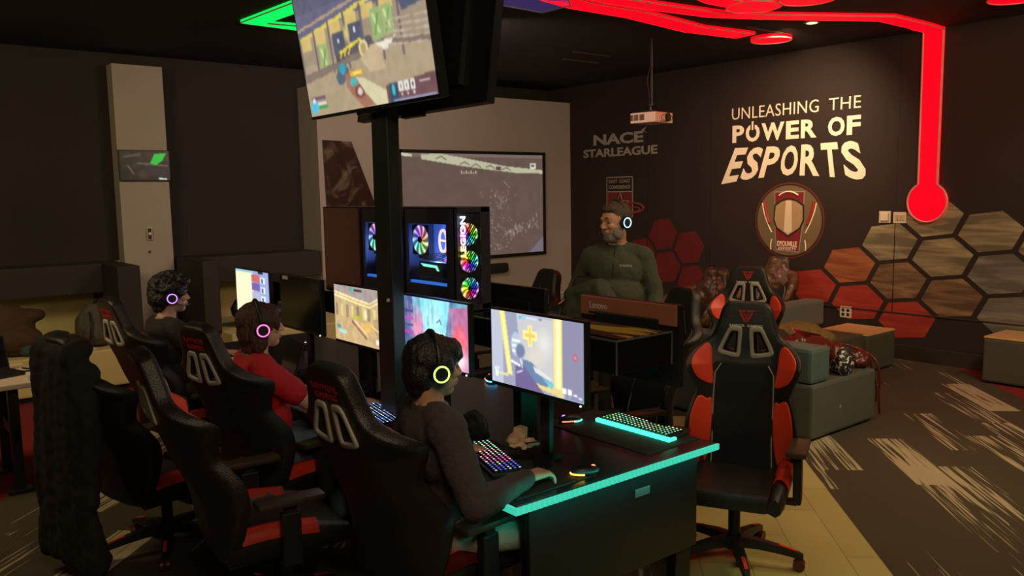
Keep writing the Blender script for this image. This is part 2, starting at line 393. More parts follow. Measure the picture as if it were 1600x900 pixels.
# ---- framed projection screen with the projected game picture
im=Img(240,140,(.42,.34,.31)); im.noise(.03,30,20,5)
im.rect(0,0,1,.035,(.50,.42,.39))
im.poly([(.0,.0),(.07,.015),(.07,.04),(0,.03)],(.85,.86,.74))
P_=[(.13,.015),(.25,.005),(.45,.05),(.7,.115),(1,.155),(1,.19),(.8,.185),(.6,.155),(.4,.12),(.13,.06)]
im.poly(P_,(.78,.78,.66)); 
for x,y in ((.26,.05),(.42,.1),(.5,.12),(.6,.13),(.72,.15)): im.line(x-.03,y,x,y-.02,.004,(.5,.45,.38)); im.line(x,y-.02,x+.03,y+.01,.004,(.5,.45,.38))
im.rect(.64,.12,.68,.155,(.35,.3,.27)); im.rect(.9,.085,.945,.145,(.9,.9,.82)); im.rect(.91,.1,.935,.12,(.4,.35,.3))
for k in range(7): im.rect(.39+k*.017,.165+.012*(k%2),.398+k*.017,.195,(.8,.8,.62))
r=np.random.default_rng(2)
for k in range(90):
    x=.66+.06*r.standard_normal()*1.2; y=.35+.6*r.random(); im.line(x,y,x+.006,y+.01,.0022,(.66,.58,.55))
for k in range(60):
    t_=r.random(); x=.70+.26*t_; y=.82-.14*t_+.03*r.standard_normal(); im.line(x,y,x+.004,y-.02,.0022,(.68,.60,.56))
im.line(.70,.27,.74,.33,.003,(.6,.53,.5)); im.line(.66,.42,.69,.47,.01,(.5,.43,.4)); im.line(.68,.47,.66,.53,.01,(.5,.43,.4))
im.line(.08,.9,.1,.85,.003,(.6,.5,.5)); im.poly([(.88,1),(.99,.85),(1,.83),(1,1)],(.48,.44,.50)); im.blur(1)
t=thing('projection_screen','large black framed projection screen showing a faint grey game picture','screen',(7.1,9.58,.95))
bm=B()
x0,x1,z0,z1=5.82,8.40,.95,2.49
for a,b in (((x0,9.555,z0),(x1,9.6,z0+.045)),((x0,9.555,z1-.045),(x1,9.6,z1)),((x0,9.555,z0),(x0+.045,9.6,z1)),((x1-.045,9.555,z0),(x1,9.6,z1))): box(bm,a,b,.005)
obj('frame',bm,BLK,t,off=-t.location)
bm=B(); box(bm,(x0+.03,9.578,z0+.03),(x1-.03,9.598,z1-.03)); obj('backing',bm,WALLW,t,off=-t.location)
m_proj=screenmat('projected_picture',.85,.9)
picture('projected_image',im,(x0+.045,9.574,z1-.045),(x1-.045,9.574,z1-.045),(x0+.045,9.574,z0+.045),m_proj,t,off=t.location)
t=thing('soundbar','black rounded speaker bar on the wall under the projection screen','speaker',(7.15,9.55,.73))
bm=B(); box(bm,(6.65,9.50,.73),(7.62,9.58,.87),.035); obj('body',bm,mat('speaker_cloth',(.012,.012,.013),.8,bump=.3,bscale=600),t,off=-t.location)
bm=B(); box(bm,(7.05,9.57,.70),(7.15,9.6,.84)); obj('bracket',bm,BLK,t,off=-t.location)
bm=B(); box(bm,(7.30,9.585,.52),(7.38,9.6,.64),.004); tag(obj('wall_outlet',bm,mat('beige_plate',(.35,.30,.25),.5)),'beige outlet plate on the pale wall under the speaker bar','outlet')
# ---- lettering on the black wall
def wallmap(ya,yb,z0,z1,t=.004,za=None,zb=None):
    return lambda u,v,w:V((XW-.001-t*w,ya+(yb-ya)*u,z0+(z1-z0)*v))
PRW=mat('cream_wall_letters',(.95,.80,.60),.6)
t=thing('wall_slogan','cream lettering reading Unleashing the Power of Esports on the black wall','lettering',(XW,5.7,1.96))
word('first_word','UNLEASHING',wallmap(6.575,5.37,2.765,2.91),PRW,t,bold=-.006,space=1.05,off=-t.location)
word('second_word','THE',wallmap(5.24,4.855,2.77,2.905),PRW,t,bold=-.006,space=1.05,off=-t.location)
def segword(parent,s,spans,z0,z1,bold,m,name='word'):
    bmx=B()
    for ch,(a,b) in zip(s,spans):
        o=word('x',ch,wallmap(a,b,z0,z1),m,bold=bold); bmx.from_mesh(o.data); me=o.data; bpy.data.objects.remove(o); bpy.data.meshes.remove(me)
    return obj(name,bmx,m,parent,off=-parent.location)
def spans(ya,yb,ws,gap):
    tot=sum(ws)+gap*(len(ws)-1); k=(yb-ya)/tot; out=[];c=ya
    for w_ in ws: out.append((c,c+w_*k)); c+=(w_+gap)*k
    return out
sp=spans(6.565,4.85,[.85,1,1.55,.85,1.0,.45,1,.8],.13)
segword(t,'POWER',[sp[i] for i in (0,1,2,3,4)],2.475,2.69,.035,PRW,'third_word')
segword(t,'OF',[sp[i] for i in (6,7)],2.475,2.69,.035,PRW,'fourth_word')
yo=(sp[1][0]+sp[1][1])/2
bm=B(); box(bm,(XW-.008,yo-.03,2.60),(XW-.001,yo+.03,2.715)); obj('power_gap',bm,WALLB,t,off=-t.location)
bm=B(); box(bm,(XW-.010,yo-.011,2.62),(XW-.001,yo+.011,2.725)); obj('power_bar',bm,PRW,t,off=-t.location)
def fan(u0,u1):
    def f(u,v,w_):
        U_=u0+(u1-u0)*u; top=6.52+(4.87-6.52)*U_; bot=6.73+(4.74-6.73)*U_
        z0=1.955+.085*math.sin(PI*min(1,max(0,U_))); z1=2.41-.01*math.sin(PI*U_)
        return V((XW-.001-.004*w_,bot+(top-bot)*v,z0+(z1-z0)*v))
    return f
bmx=B(); us=spans(0,1,[.95,1,1,1,1.05,1,1.1],.16)
for ch,(a,b) in zip('ESPORTS',us):
    o=word('x',ch,fan(a,b),PRW,bold=.03,sub=8); bmx.from_mesh(o.data); me=o.data; bpy.data.objects.remove(o); bpy.data.meshes.remove(me)
obj('fifth_word',bmx,PRW,t,off=-t.location)
PRD=mat('dull_wall_letters',(.33,.29,.23),.6)
t=thing('league_lettering','dull grey Nace Starleague lettering on the black wall above the standing person','lettering',(XW,8.56,2.4))
bmx=B()
def addw(s,ya,yb,z0,z1,bold,m,bmx):
    o=word('x',s,wallmap(ya,yb,z0,z1),m,bold=bold); bmx.from_mesh(o.data); me=o.data; bpy.data.objects.remove(o); bpy.data.meshes.remove(me)
addw('NACE',9.08,8.08,2.575,2.735,.035,PRD,bmx); prism(bmx,[(XW-.006,8.12,2.745),(XW-.006,8.02,2.79),(XW-.006,8.07,2.735),(XW-.006,8.0,2.70)],(.005,0,0))
obj('upper_word',bmx,PRD,t,off=-t.location)
bmx=B(); addw('STARLEAGUE',9.3,7.82,2.40,2.525,.03,PRD,bmx); obj('lower_word',bmx,PRD,t,off=-t.location)
t=thing('conference_emblem','East Coast Conference star emblem on the black wall behind the standing person','emblem',(XW,8.5,1.5))
o_=-t.location
def frame(bm,y0,y1,z0,z1,w_,x=XW-.004):
    for a,b in (((y0,z0),(y1,z0+w_)),((y0,z1-w_),(y1,z1)),((y0,z0),(y0+w_,z1)),((y1-w_,z0),(y1,z1))): box(bm,(x,a[0],a[1]),(XW,b[0],b[1]))
bm=B(); frame(bm,8.28,8.81,1.50,2.10,.014); box(bm,(XW-.004,8.28,1.875),(XW,8.81,1.89)); obj('border',bm,PRD,t,off=o_)
bm=B(); box(bm,(XW-.002,8.295,1.515),(XW,8.795,1.875)); obj('red_field',bm,mat('maroon_print',(.16,.012,.012),.7),t,off=o_)
for s_,a_,b_,c_,d_ in (('EAST',8.76,8.59,2.01,2.06),('COAST',8.55,8.33,2.01,2.06),('CONFERENCE',8.76,8.33,1.925,1.975)):
    bmx=B(); addw(s_,a_,b_,c_,d_,.005,PRD,bmx); obj('caption_word',bmx,PRD,t,off=o_)
def star(cy,cz,r,x): return [(x,cy+r*(1 if k%2==0 else .42)*math.sin(k*PI/5),cz+r*(1 if k%2==0 else .42)*math.cos(k*PI/5)) for k in range(10)]
bm=B(); prism(bm,star(8.53,1.69,.19,XW-.008),(.006,0,0)); obj('star_outline',bm,PRD,t,off=o_)
bm=B(); prism(bm,star(8.53,1.69,.165,XW-.010),(.006,0,0)); obj('star',bm,mat('dark_red_print',(.07,.01,.01),.7),t,off=o_)
bm=B(); tube(bm,[(XW-.006,8.33+.24*math.cos(a)-.02,1.645+.075*math.sin(a)) for a in [i*PI/18*2 for i in range(18)]],.012,6,closed=True); tube(bm,[(XW-.006,8.30+.14*math.cos(a)-.02,1.625+.035*math.sin(a)) for a in [i*PI/18*2 for i in range(18)]],.008,6,closed=True)
tube(bm,[(XW-.006,8.5,1.6),(XW-.006,8.40,1.45),(XW-.006,8.30,1.58)],.006,6); obj('swoosh',bm,mat('red_swoosh_print',(.30,.05,.04),.6),t,off=o_)
# ---- round team crest (the animal head is left out; a plain shield stands in)
t=thing('round_crest','round olive team crest with a red banner on the black wall under the slogan','emblem',(XW,5.73,1.04))
o_=-t.location; cy,cz=5.73,1.50
def disc(bm,r,x,th=.003,ry=None): 
    prism(bm,[(x,cy+(ry or r)*math.cos(a),cz+r*math.sin(a)) for a in [i*2*PI/64 for i in range(64)]],(th,0,0))
bm=B(); disc(bm,.46,XW-.004,.004,.475); obj('rim',bm,mat('maroon_rim',(.13,.02,.015),.6),t,off=o_)
bm=B(); disc(bm,.44,XW-.006,.004,.455); obj('rim_line',bm,mat('rim_line_black',(.02,.008,.005),.6),t,off=o_)
bm=B(); disc(bm,.425,XW-.008,.004,.44); obj('disc',bm,mat('olive_disc',(.16,.11,.05),.7),t,off=o_)
def pp(pts,x=XW-.010,th=.004):
    bm=B(); prism(bm,[(x,cy-a*.46,cz+b*.46) for a,b in pts],(th,0,0)); return bm
EDGE=mat('grey_edge_print',(.30,.24,.20),.6)
obj('banner_edge',pp([(-.44,.77),(.46,.77),(.44,-.05),(.34,-.84),(-.37,-.80),(-.42,-.1)]),EDGE,t,off=o_)
obj('banner',pp([(-.41,.74),(.43,.74),(.41,-.05),(.31,-.80),(-.34,-.76),(-.39,-.1)],XW-.012),mat('crest_maroon',(.20,.012,.012),.6),t,off=o_)
obj('shield_edge',pp([(-.42,.42),(-.2,.55),(0,.6),(.22,.55),(.45,.42),(.46,0),(.36,-.22),(0,-.45),(-.36,-.22),(-.45,0)],XW-.014),mat('crest_black',(.02,.01,.008),.6),t,off=o_)
obj('shield',pp([(-.38,.38),(-.2,.5),(0,.55),(.22,.5),(.41,.38),(.42,.02),(.33,-.18),(0,-.39),(-.33,-.18),(-.41,.02)],XW-.016),mat('crest_tan',(.40,.27,.13),.6),t,off=o_)
obj('shield_bar',pp([(-.08,.52),(.09,.52),(.12,-.28),(0,-.36),(-.12,-.28)],XW-.018),mat('crest_cream',(.72,.56,.36),.6),t,off=o_)
bm=B(); tube(bm,[(XW-.016,cy-.28*.46*2*(u-.5)*1.0,cz+.46*(.66+.10*(1-(2*u-1)**2))) for u in [i/12 for i in range(13)]],.011,6); obj('arc',bm,PRW,t,off=o_)
crl=mat('crest_red_line',(.35,.02,.015),.6)
for s in (-1,1):
    bm=B(); tube(bm,[(XW-.011,cy-s*.46*p.x,cz+.46*p.y) for p in cat([(.80,.46,0),(.74,.2,0),(.62,-.1,0),(.50,-.32,0)],4)],.008,6); obj('white_line',bm,PRW,t,off=o_)
    bm=B(); tube(bm,[(XW-.011,cy-s*.46*a,cz+.46*b) for a,b in ((.49,-.5),(.52,-.62),(.52,-.78))],.007,6); obj('white_line',bm,PRW,t,off=o_)
    bm=B(); tube(bm,[(XW-.010,cy-s*.46*p.x,cz+.46*p.y) for p in cat([(.73,.5,0),(.67,.2,0),(.56,-.08,0)],4)],.02,6); obj('red_line',bm,crl,t,off=o_)
o=word('crest_name','DYOUVILLE',lambda u,v,w_:V((XW-.013-.003*w_,cy+.145-.27*u,cz-.315+.065*v)),PRW,t,bold=.02,off=o_)
word('crest_subtitle','ESPORTS',lambda u,v,w_:V((XW-.013-.003*w_,cy+.13-.24*u,cz-.358+.025*v)),PRW,t,bold=.02,space=1.4,off=o_)
bm=B(); box(bm,(XW-.015,cy-.125,cz-.328),(XW-.011,cy+.125,cz-.323)); obj('underline',bm,PRW,t,off=o_)
# ---- honeycomb mural
v1=np.array((-.57,-.14)); v2=np.array((-.11,-.42))
def hexpts(c,v1,v2,k):
    n=[v1,v1-v2,-v2,-v1,v2-v1,v2]; n=[(n[i]+n[(i+1)%6])/3 for i in range(6)]
    return [(c[0]+k*p[0],c[1]+k*p[1]) for p in n]
def hexmat(name,a,b,rot):
    m,N,L,bs=nt(name); tc=N.new('ShaderNodeTexCoord'); mp=N.new('ShaderNodeMapping'); mp.inputs['Scale'].default_value=(1,1.1,9); mp.inputs['Rotation'].default_value=(rot,0,0)
    L.new(tc.outputs['Object'],mp.inputs[0]); n=N.new('ShaderNodeTexNoise'); n.inputs['Scale'].default_value=1.4; n.inputs['Detail'].default_value=3; n.inputs['Distortion'].default_value=.6; L.new(mp.outputs[0],n.inputs['Vector'])
    r=N.new('ShaderNodeValToRGB'); L.new(n.outputs['Fac'],r.inputs[0]); e=r.color_ramp.elements; e[0].position=.42; e[0].color=(*a,1); e[1].position=.74; e[1].color=(*b,1)
    L.new(r.outputs[0],bs.inputs['Base Color']); bs.inputs['Roughness'].default_value=.7; return m
mur=thing('honeycomb_mural','large printed honeycomb of red, brown and grey cells under the thermometer light','mural',(XW,4.4,.2))
hm={'r':hexmat('cell_red',(.30,.018,.008),(.40,.05,.02),.3),'o':hexmat('cell_rust',(.22,.05,.015),(.45,.16,.05),.3),'b':hexmat('cell_brown',(.10,.05,.022),(.34,.20,.09),.25),'g':hexmat('cell_olive',(.13,.10,.055),(.42,.34,.18),.2),'y':hexmat('cell_grey',(.11,.09,.07),(.26,.22,.17),.3)}
base=np.array((4.37,.86)); cells=[]
for i in range(-3,8):
    for j in range(-4,4):
        c=base+i*v1+j*v2
        if not(.38<c[1]<1.62 and -1<c[0]<5.5): continue
        top=1.32+.30*(4.9-c[0]) if c[0]>4.2 else 1.6
        if c[1]>top+.05 and c[0]>4.3: continue
        if c[0]>4.9 and c[1]>1.05: continue
        cells.append((c,i,j))
for c,i,j in cells:
    if c[0]>5.2: k='r'
    elif c[0]>4.7: k='o' if c[1]>.8 else 'r'
    elif c[0]>4.0: k={True:'b'}.get(c[1]>.6,'r'); k='g' if c[1]>1.1 else k
    elif c[0]>3.6: k='g' if c[1]>1 else 'b'
    else: k='g' if c[1]>1.2 else 'y'
    bm=B(); prism(bm,[(XW-.004,a,max(b,.17)) for a,b in hexpts(c,v1,v2,.90)],(.004,0,0)); obj('cell',bm,hm[k],mur,off=-mur.location)
mur=thing('honeycomb_mural','cluster of dark red honeycomb cells on the black wall beside the standing person','mural',(XW,7.4,.6))
w1=np.array((-.46,-.17)); w2=np.array((-.06,-.46)); b0=np.array((7.25,1.11))
hm2=mat('cell_deep_red',(.13,.006,.006),.7,var=.3,vscale=2.5)
for i,j in ((0,0),(0,1),(-1,0),(-1,1),(-2,1),(1,1)):
    c=b0+i*w1+j*w2; bm=B(); prism(bm,[(XW-.004,a,b) for a,b in hexpts(c,w1,w2,.90)],(.004,0,0)); obj('cell',bm,hm2,mur,off=-mur.location)
# ---- wall plates
def plate(name,label,catg,y0,y1,z0,z1,kind):
    t=thing(name,label,catg,(XW,(y0+y1)/2,z0)); o_=-t.location
    bm=B(); box(bm,(XW-.012,y0,z0),(XW,y1,z1),.004); obj('plate',bm,mat('ivory_plate',(.62,.52,.36),.5),t,off=o_)
    if kind=='sw':
        bm=B(); box(bm,(XW-.03,y0+.02,z0+.025),(XW-.01,y1-.02,z1-.02),.006); obj('thermostat_dial',bm,mat('ivory_plate_light',(.72,.62,.45),.5),t,off=o_)
    elif kind=='grid':
        bm=B()
        for k in range(3): box(bm,(XW-.02,y0+.018+k*.035,z0+.03),(XW-.01,y0+.043+k*.035,z1-.03),.003)
        obj('switches',bm,mat('tan_switch',(.45,.36,.25),.5),t,off=o_)
    else:
        for a in (0,1):
            for b in (0,1):
                bm=B(); cyl(bm,(XW-.010,y0+.04+a*.06,z0+.038+b*.05),(XW-.0145,y0+.04+a*.06,z0+.038+b*.05),.019,n=16); obj('socket',bm,BLK,t,off=o_)
plate('thermostat','small ivory thermostat on the wall left of the red thermometer light','thermostat',4.47,4.60,1.49,1.62,'sw')
plate('switch_plate','ivory light switch plate on the wall just left of the red light bulb end','switch',4.30,4.44,1.49,1.61,'grid')
plate('wall_outlet','white four-socket outlet low on the honeycomb wall above the sofa','outlet',4.89,5.03,.39,.52,'out')
# ================================================================== CEILING LIGHT STRIPS
RED_E=emis('red_light_diffuser',(1,.0003,.005),2.6); RED_E.node_tree.nodes['Principled BSDF'].inputs['Base Color'].default_value=(.02,.0,.0,1); RED_E.node_tree.nodes['Principled BSDF'].inputs['Specular IOR Level'].default_value=.1
GRN_E=emis('green_light_diffuser',(0,.9,.10),1.3)
RIM=mat('strip_rim',(.55,.30,.26),.4)
def strip(label,pts,wd,m,blob=None,blob2=None,wall=False,group=None,px=True):
    P3=[onz(x,y,ZC-.03) for x,y in pts] if px else [V(p) for p in pts]
    t=thing('light_strip',label,'light',P3[0],group=group); o_=-t.location
    N_=len(P3); L_=[];R_=[]
    for i,p in enumerate(P3):
        d=(P3[min(i+1,N_-1)]-P3[max(i-1,0)]); d.z=0; d.normalize(); n=V((-d.y,d.x,0))
        if 0<i<N_-1:
            d1=(P3[i]-P3[i-1]).normalized(); k=1/max(.5,abs(n.dot(V((-d1.y,d1.x,0)))))
        else: k=1
        L_.append(p+n*wd/2*k); R_.append(p-n*wd/2*k)
    bm=B()
    for i in range(N_-1):
        prism(bm,[L_[i],L_[i+1],R_[i+1],R_[i]],(0,0,.03))
    circ=[]
    for b in (blob,blob2):
        if b:
            c=onz(b[0],b[1],ZC-.034) if px else V(b[:3]); ring=[c+V((b[-1]*math.cos(a),b[-1]*math.sin(a),0)) for a in [k*2*PI/32 for k in range(32)]]
            prism(bm,ring,(0,0,.034)); circ.append(ring)
    obj('diffuser',bm,m,t,off=o_)
    bm=B(); tube(bm,[p+V((0,0,.005)) for p in L_],.007,6); tube(bm,[p+V((0,0,.005)) for p in R_],.007,6)
    for r_ in circ: tube(bm,r_,.008,6,closed=True)
    obj('rim',bm,RIM,t,off=o_); return t
strip('red ceiling light strip ending in a round pad, lowest of the strips',[(860,-4),(905,9),(993,24),(1084,47),(1165,57)],.26,RED_E,(1205,63,.21))
strip('long red ceiling light strip running to the wall above the thermometer light',[(900,-14),(960,2),(1041,14),(1116,24),(1197,27),(1277,28.5),(1385,30),(1440,43),(1463,50)],.20,RED_E)
strip('short red ceiling light strip with a round pad at the top edge',[(1085,-14),(1120,2),(1150,8)],.22,RED_E,(1178,11,.24))
strip('red ceiling light pad cut by the top edge of the picture',[(1215,-10),(1240,-4)],.22,RED_E,(1262,-1,.24))
strip('red ceiling light pad in the top right corner',[(1560,-12),(1590,-8)],.22,RED_E,(1588,-2,.22))
# thermometer light down the wall
t=thing('thermometer_light','tall red thermometer-shaped light on the wall at the right','light',(XW,4.07,1.5)); o_=-t.location
yc=4.075; bm=B(); box(bm,(XW-.03,yc-.10,1.86),(XW,yc+.105,ZC-.01)); box(bm,(XW-.32,yc-.10,ZC-.03),(XW,yc+.10,ZC))
prism(bm,[(XW-.032,yc+.205*math.cos(a),1.72+.21*math.sin(a)) for a in [k*2*PI/48 for k in range(48)]],(.032,0,0)); obj('diffuser',bm,RED_E,t,off=o_)
bm=B(); ring=[(XW-.034,yc+.205*math.sin(a),1.72+.21*math.cos(a)) for a in [.5+k*(2*PI-1.0)/40 for k in range(41)]]
tube(bm,[(XW-.03,yc+.105,ZC-.03)]+ring+[(XW-.03,yc-.10,ZC-.03)] if False else [(XW-.03,yc+.105,ZC-.03)]+ring[::1]+[(XW-.03,yc-.10,ZC-.03)],.010,6); obj('rim',bm,RIM,t,off=o_)
strip('green arrow-shaped light strip on the ceiling left of the hanging television',[(480,6),(396,37),(478,46)],.20,GRN_E)
# violet ceiling panel and small fixtures
VIO=mat('violet_panel',(.05,.03,.10),.5,emit=(.10,.06,.35),es=.25)
t=thing('ceiling_panel','dim violet angular light panel on the ceiling above the projection screen','light',onz(805,10,ZC-.02)); o_=-t.location
pg=[onz(x,y,ZC-.03) for x,y in ((700,-60),(735,-1),(847,19),(892,8),(870,-50))]
bm=B(); prism(bm,pg,(0,0,.03)); obj('panel',bm,VIO,t,off=o_); bm=B(); tube(bm,[p-V((0,0,.002)) for p in pg],.008,6,closed=True); obj('rim',bm,mat('violet_rim',(.3,.3,.4),.4),t,off=o_)
t=thing('recessed_downlight','small bright recessed ceiling lamp beside the long red strip','lamp',(7.55,4.62,ZC)); 
bm=B(); cyl(bm,(0,0,-.012),(0,0,0),.075,n=28); obj('trim_ring',bm,mat('ring_cream',(.5,.4,.3),.5),t)
bm=B(); cyl(bm,(0,0,-.016),(0,0,-.011),.05,n=24); obj('lamp_lens',bm,emis('warm_lens',(1,.75,.35),2.2),t)
for p in ((908,95),(925,84),(1195,46)):
    c=onz(*p,ZC); bm=B(); box(bm,c+V((-.3,-.02,-.01)),c+V((.3,.02,0)),.003); tag(obj('ceiling_rail',bm,mat('rail_brown',(.10,.05,.035),.5)),None,'rail')
rails=[o for o in bpy.data.objects if o.name.startswith('ceiling_rail')]
for o,l in zip(rails,('thin brown ceiling rail left of the projector pole, lower of two','short thin ceiling rail left of the projector pole, upper of two','thin brown ceiling rail between the red light strips')): o['label']=l
# ---- projector on its pole
zc_=2.66; pc=onz(1018,185,zc_); pc.z=0
px0,py0=pc.x,pc.y
t=thing('projector','white ceiling projector hanging on a dark pole','projector',(px0,py0,zc_)); 
PW=mat('projector_white',(.80,.66,.55),.45)
prj_objs=[]
def PO(name,bm,m,par=t): return obj(name,bm,m,par)
bm=B(); box(bm,(-.17,-.16,-.055),(.17,.16,.055),.012); cas=PO('casing',bm,PW)
bm=B()
for k,(a,b) in enumerate(((-.02,.04),(.055,.115),(.125,.155))): 
    for q in range(7):
        y=a+(b-a)*q/7; box(bm,(-.1735,y,-.028),(-.168,y+(b-a)/12,.035))
PO('vent_slots',bm,mat('vent_brown',(.13,.08,.05),.6),t)
bm=B(); cyl(bm,(.06,-.155,.005),(.06,-.178,.005),.045,n=28); PO('lens_ring',bm,BLK)
bm=B(); tube(bm,[(.0+.11*math.cos(a)+.05,-.163,.0+.035*math.sin(a)) for a in [k*2*PI/30 for k in range(30)]],.003,5,closed=True); box(bm,(-.08,-.164,-.045),(.06,-.16,-.038)); PO('front_markings',bm,BLK)
bm=B(); box(bm,(-.12,-.11,.06),(.12,.11,.075),.004); 
for sx in (-1,1):
    for sy in (-1,1): cyl(bm,(sx*.09,sy*.08,.05),(sx*.03,sy*.03,.13),.008,n=8)
cyl(bm,(0,0,.07),(0,0,.15),.03,n=16); PO('mount_bracket',bm,METB)
bm=B(); cyl(bm,(0,0,.12),(0,0,ZC-zc_),.018,n=14); PO('pole',bm,METB)
bm=B(); tube(bm,cat([(-.02,.0,.55),(-.05,.02,.40),(-.03,.01,.25),(-.04,.0,.12)],5),.006,6); PO('cable',bm,BLK)
t.rotation_euler=(0,0,math.radians(8))
# ================================================================== THE GAMING DESK
DX0,DX1,DY0,DY1=1.82,2.99,2.25,6.45
DESKM=mat('desk_black',(.010,.010,.011),.28,bump=.05,bscale=400)
t=thing('gaming_desk','long black double-sided gaming desk with a turquoise light strip along its near end','desk',((DX0+DX1)/2,(DY0+DY1)/2,0)); o_=-t.location
bm=B(); box(bm,(DX0,DY0,.715),(DX1,DY1,.75),.006); obj('desktop',bm,DESKM,t,off=o_)
for y in (DY0+.06,4.2,DY1-.10):
    for x in (DX0+.12,DX1-.22):
        bm=B(); prism(bm,[(x,y,.02),(x+.10,y,.02),(x+.07 if x<2.4 else x+.13,y,.715),(x-.02 if x<2.4 else x+.03,y,.715)],(0,.05,0)); box(bm,(x-.02,y-.01,0),(x+.12,y+.06,.02),.004); obj('leg',bm,METB,t,off=o_)
bm=B(); box(bm,(DX0+.10,DY0+.05,.28),(DX1-.08,DY0+.075,.715),.004); obj('end_panel',bm,DESKM,t,off=o_)
bm=B(); box(bm,(2.39,DY0+.1,.36),(2.42,DY1-.1,.715)); obj('modesty_panel',bm,DESKM,t,off=o_)
bm=B(); box(bm,(2.50,DY0+.045,.60),(2.59,DY0+.05,.635),.002); obj('name_plate',bm,mat('grey_plate',(.10,.10,.10),.4),t,off=o_)
TUR=mat('turquoise_led',(.1,.5,.4),.4,emit=(.03,.50,.36),es=1.1)
TURB=mat('turquoise_led_lens',(.2,.6,.5),.4,emit=(.24,1,.78),es=1.5)
bm=B(); n=46
for k in range(n):
    a=DX0+.0+(DX1-DX0)*k/n; box(bm,(a,DY0-.012,.722),(a+(DX1-DX0)/n*.72,DY0,.748),0,mi=1); box(bm,(a+(DX1-DX0)/n*.72,DY0-.010,.723),(a+(DX1-DX0)/n,DY0,.747),0,mi=0)
box(bm,(DX0-.012,DY0-.01,.722),(DX0,DY0+.07,.748),0,mi=0)
led=obj('light_strip',bm,[TUR,TURB],t,off=o_)
lo=area('led_glow',(0,0,0),1.15,1.3,(.06,1,.72),sizey=.012); lo.parent=t; lo.location=V(((DX0+DX1)/2,DY0-.012,.712))-t.location; lo.rotation_euler=(math.radians(38),0,0)
lo=area('led_glow',(0,0,0),1.15,.6,(.06,1,.72),sizey=.012); lo.parent=t; lo.location=V(((DX0+DX1)/2,DY0-.006,.757))-t.location; lo.rotation_euler=(math.radians(118),0,0)
# raised equipment shelf over the middle of the desk
t=thing('equipment_shelf','raised glossy black shelf box along the middle of the desk carrying the computers','shelf',(2.48,4.2,.75)); o_=-t.location
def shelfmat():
    m,N,L,b=nt('shelf_painted_reflection'); tc=N.new('ShaderNodeTexCoord'); mp=N.new('ShaderNodeMapping'); mp.inputs['Scale'].default_value=(9,1.3,1); L.new(tc.outputs['Object'],mp.inputs[0])
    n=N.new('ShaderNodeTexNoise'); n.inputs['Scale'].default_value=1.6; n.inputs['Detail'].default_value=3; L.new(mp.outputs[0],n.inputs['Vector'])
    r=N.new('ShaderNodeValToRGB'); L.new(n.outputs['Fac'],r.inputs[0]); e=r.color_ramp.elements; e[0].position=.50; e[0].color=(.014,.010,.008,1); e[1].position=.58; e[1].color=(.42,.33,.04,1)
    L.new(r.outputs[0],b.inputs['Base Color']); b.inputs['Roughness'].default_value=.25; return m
bm=B(); box(bm,(2.33,2.24,1.16),(2.66,6.2,1.295),.004); obj('shelf_box',bm,GLOSSB,t,off=o_)
bm=B(); prism(bm,[(2.36,2.26,1.296),(2.64,2.26,1.296),(2.62,2.6,1.296),(2.56,3.1,1.296),(2.44,3.1,1.296),(2.40,2.6,1.296)],(0,0,.003)); obj('painted_yellow_reflection',bm,shelfmat(),t,off=o_)  # thin sheet whose yellow streaks paint a reflection onto the glossy shelf top
bm=B()
for y0 in (2.24,):
    tube(bm,[(2.33,2.24,1.16),(2.33,2.24,1.295),(2.66,2.24,1.295),(2.66,2.24,1.16)],.005,6)
tube(bm,[(2.33,2.24,1.295),(2.33,3.3,1.295)],.005,6); obj('edge_trim',bm,mat('edge_grey',(.08,.08,.075),.35),t,off=o_)
for y in (2.97,4.5,6.0):
    bm=B(); box(bm,(2.44,y,.75),(2.54,y+.06,1.16),.004); obj('post',bm,METB,t,off=o_)
# ---- tall pole
t=thing('television_pole','tall square black pole rising from the desk to the hanging television','pole',(2.175,3.62,.75)); o_=-t.location
bm=B(); box(bm,(2.10,3.55,.76),(2.17,3.70,ZC-.002),.006); obj('column',bm,mat('pole_black',(.016,.018,.018),.4),t,off=o_)
bm=B(); box(bm,(2.04,3.48,.751),(2.21,3.78,.762),.004); obj('base_plate',bm,METB,t,off=o_)
bm=B(); cyl(bm,(2.10,3.585,1.36),(2.092,3.585,1.36),.009); obj('white_button',bm,WHT,t,off=o_)
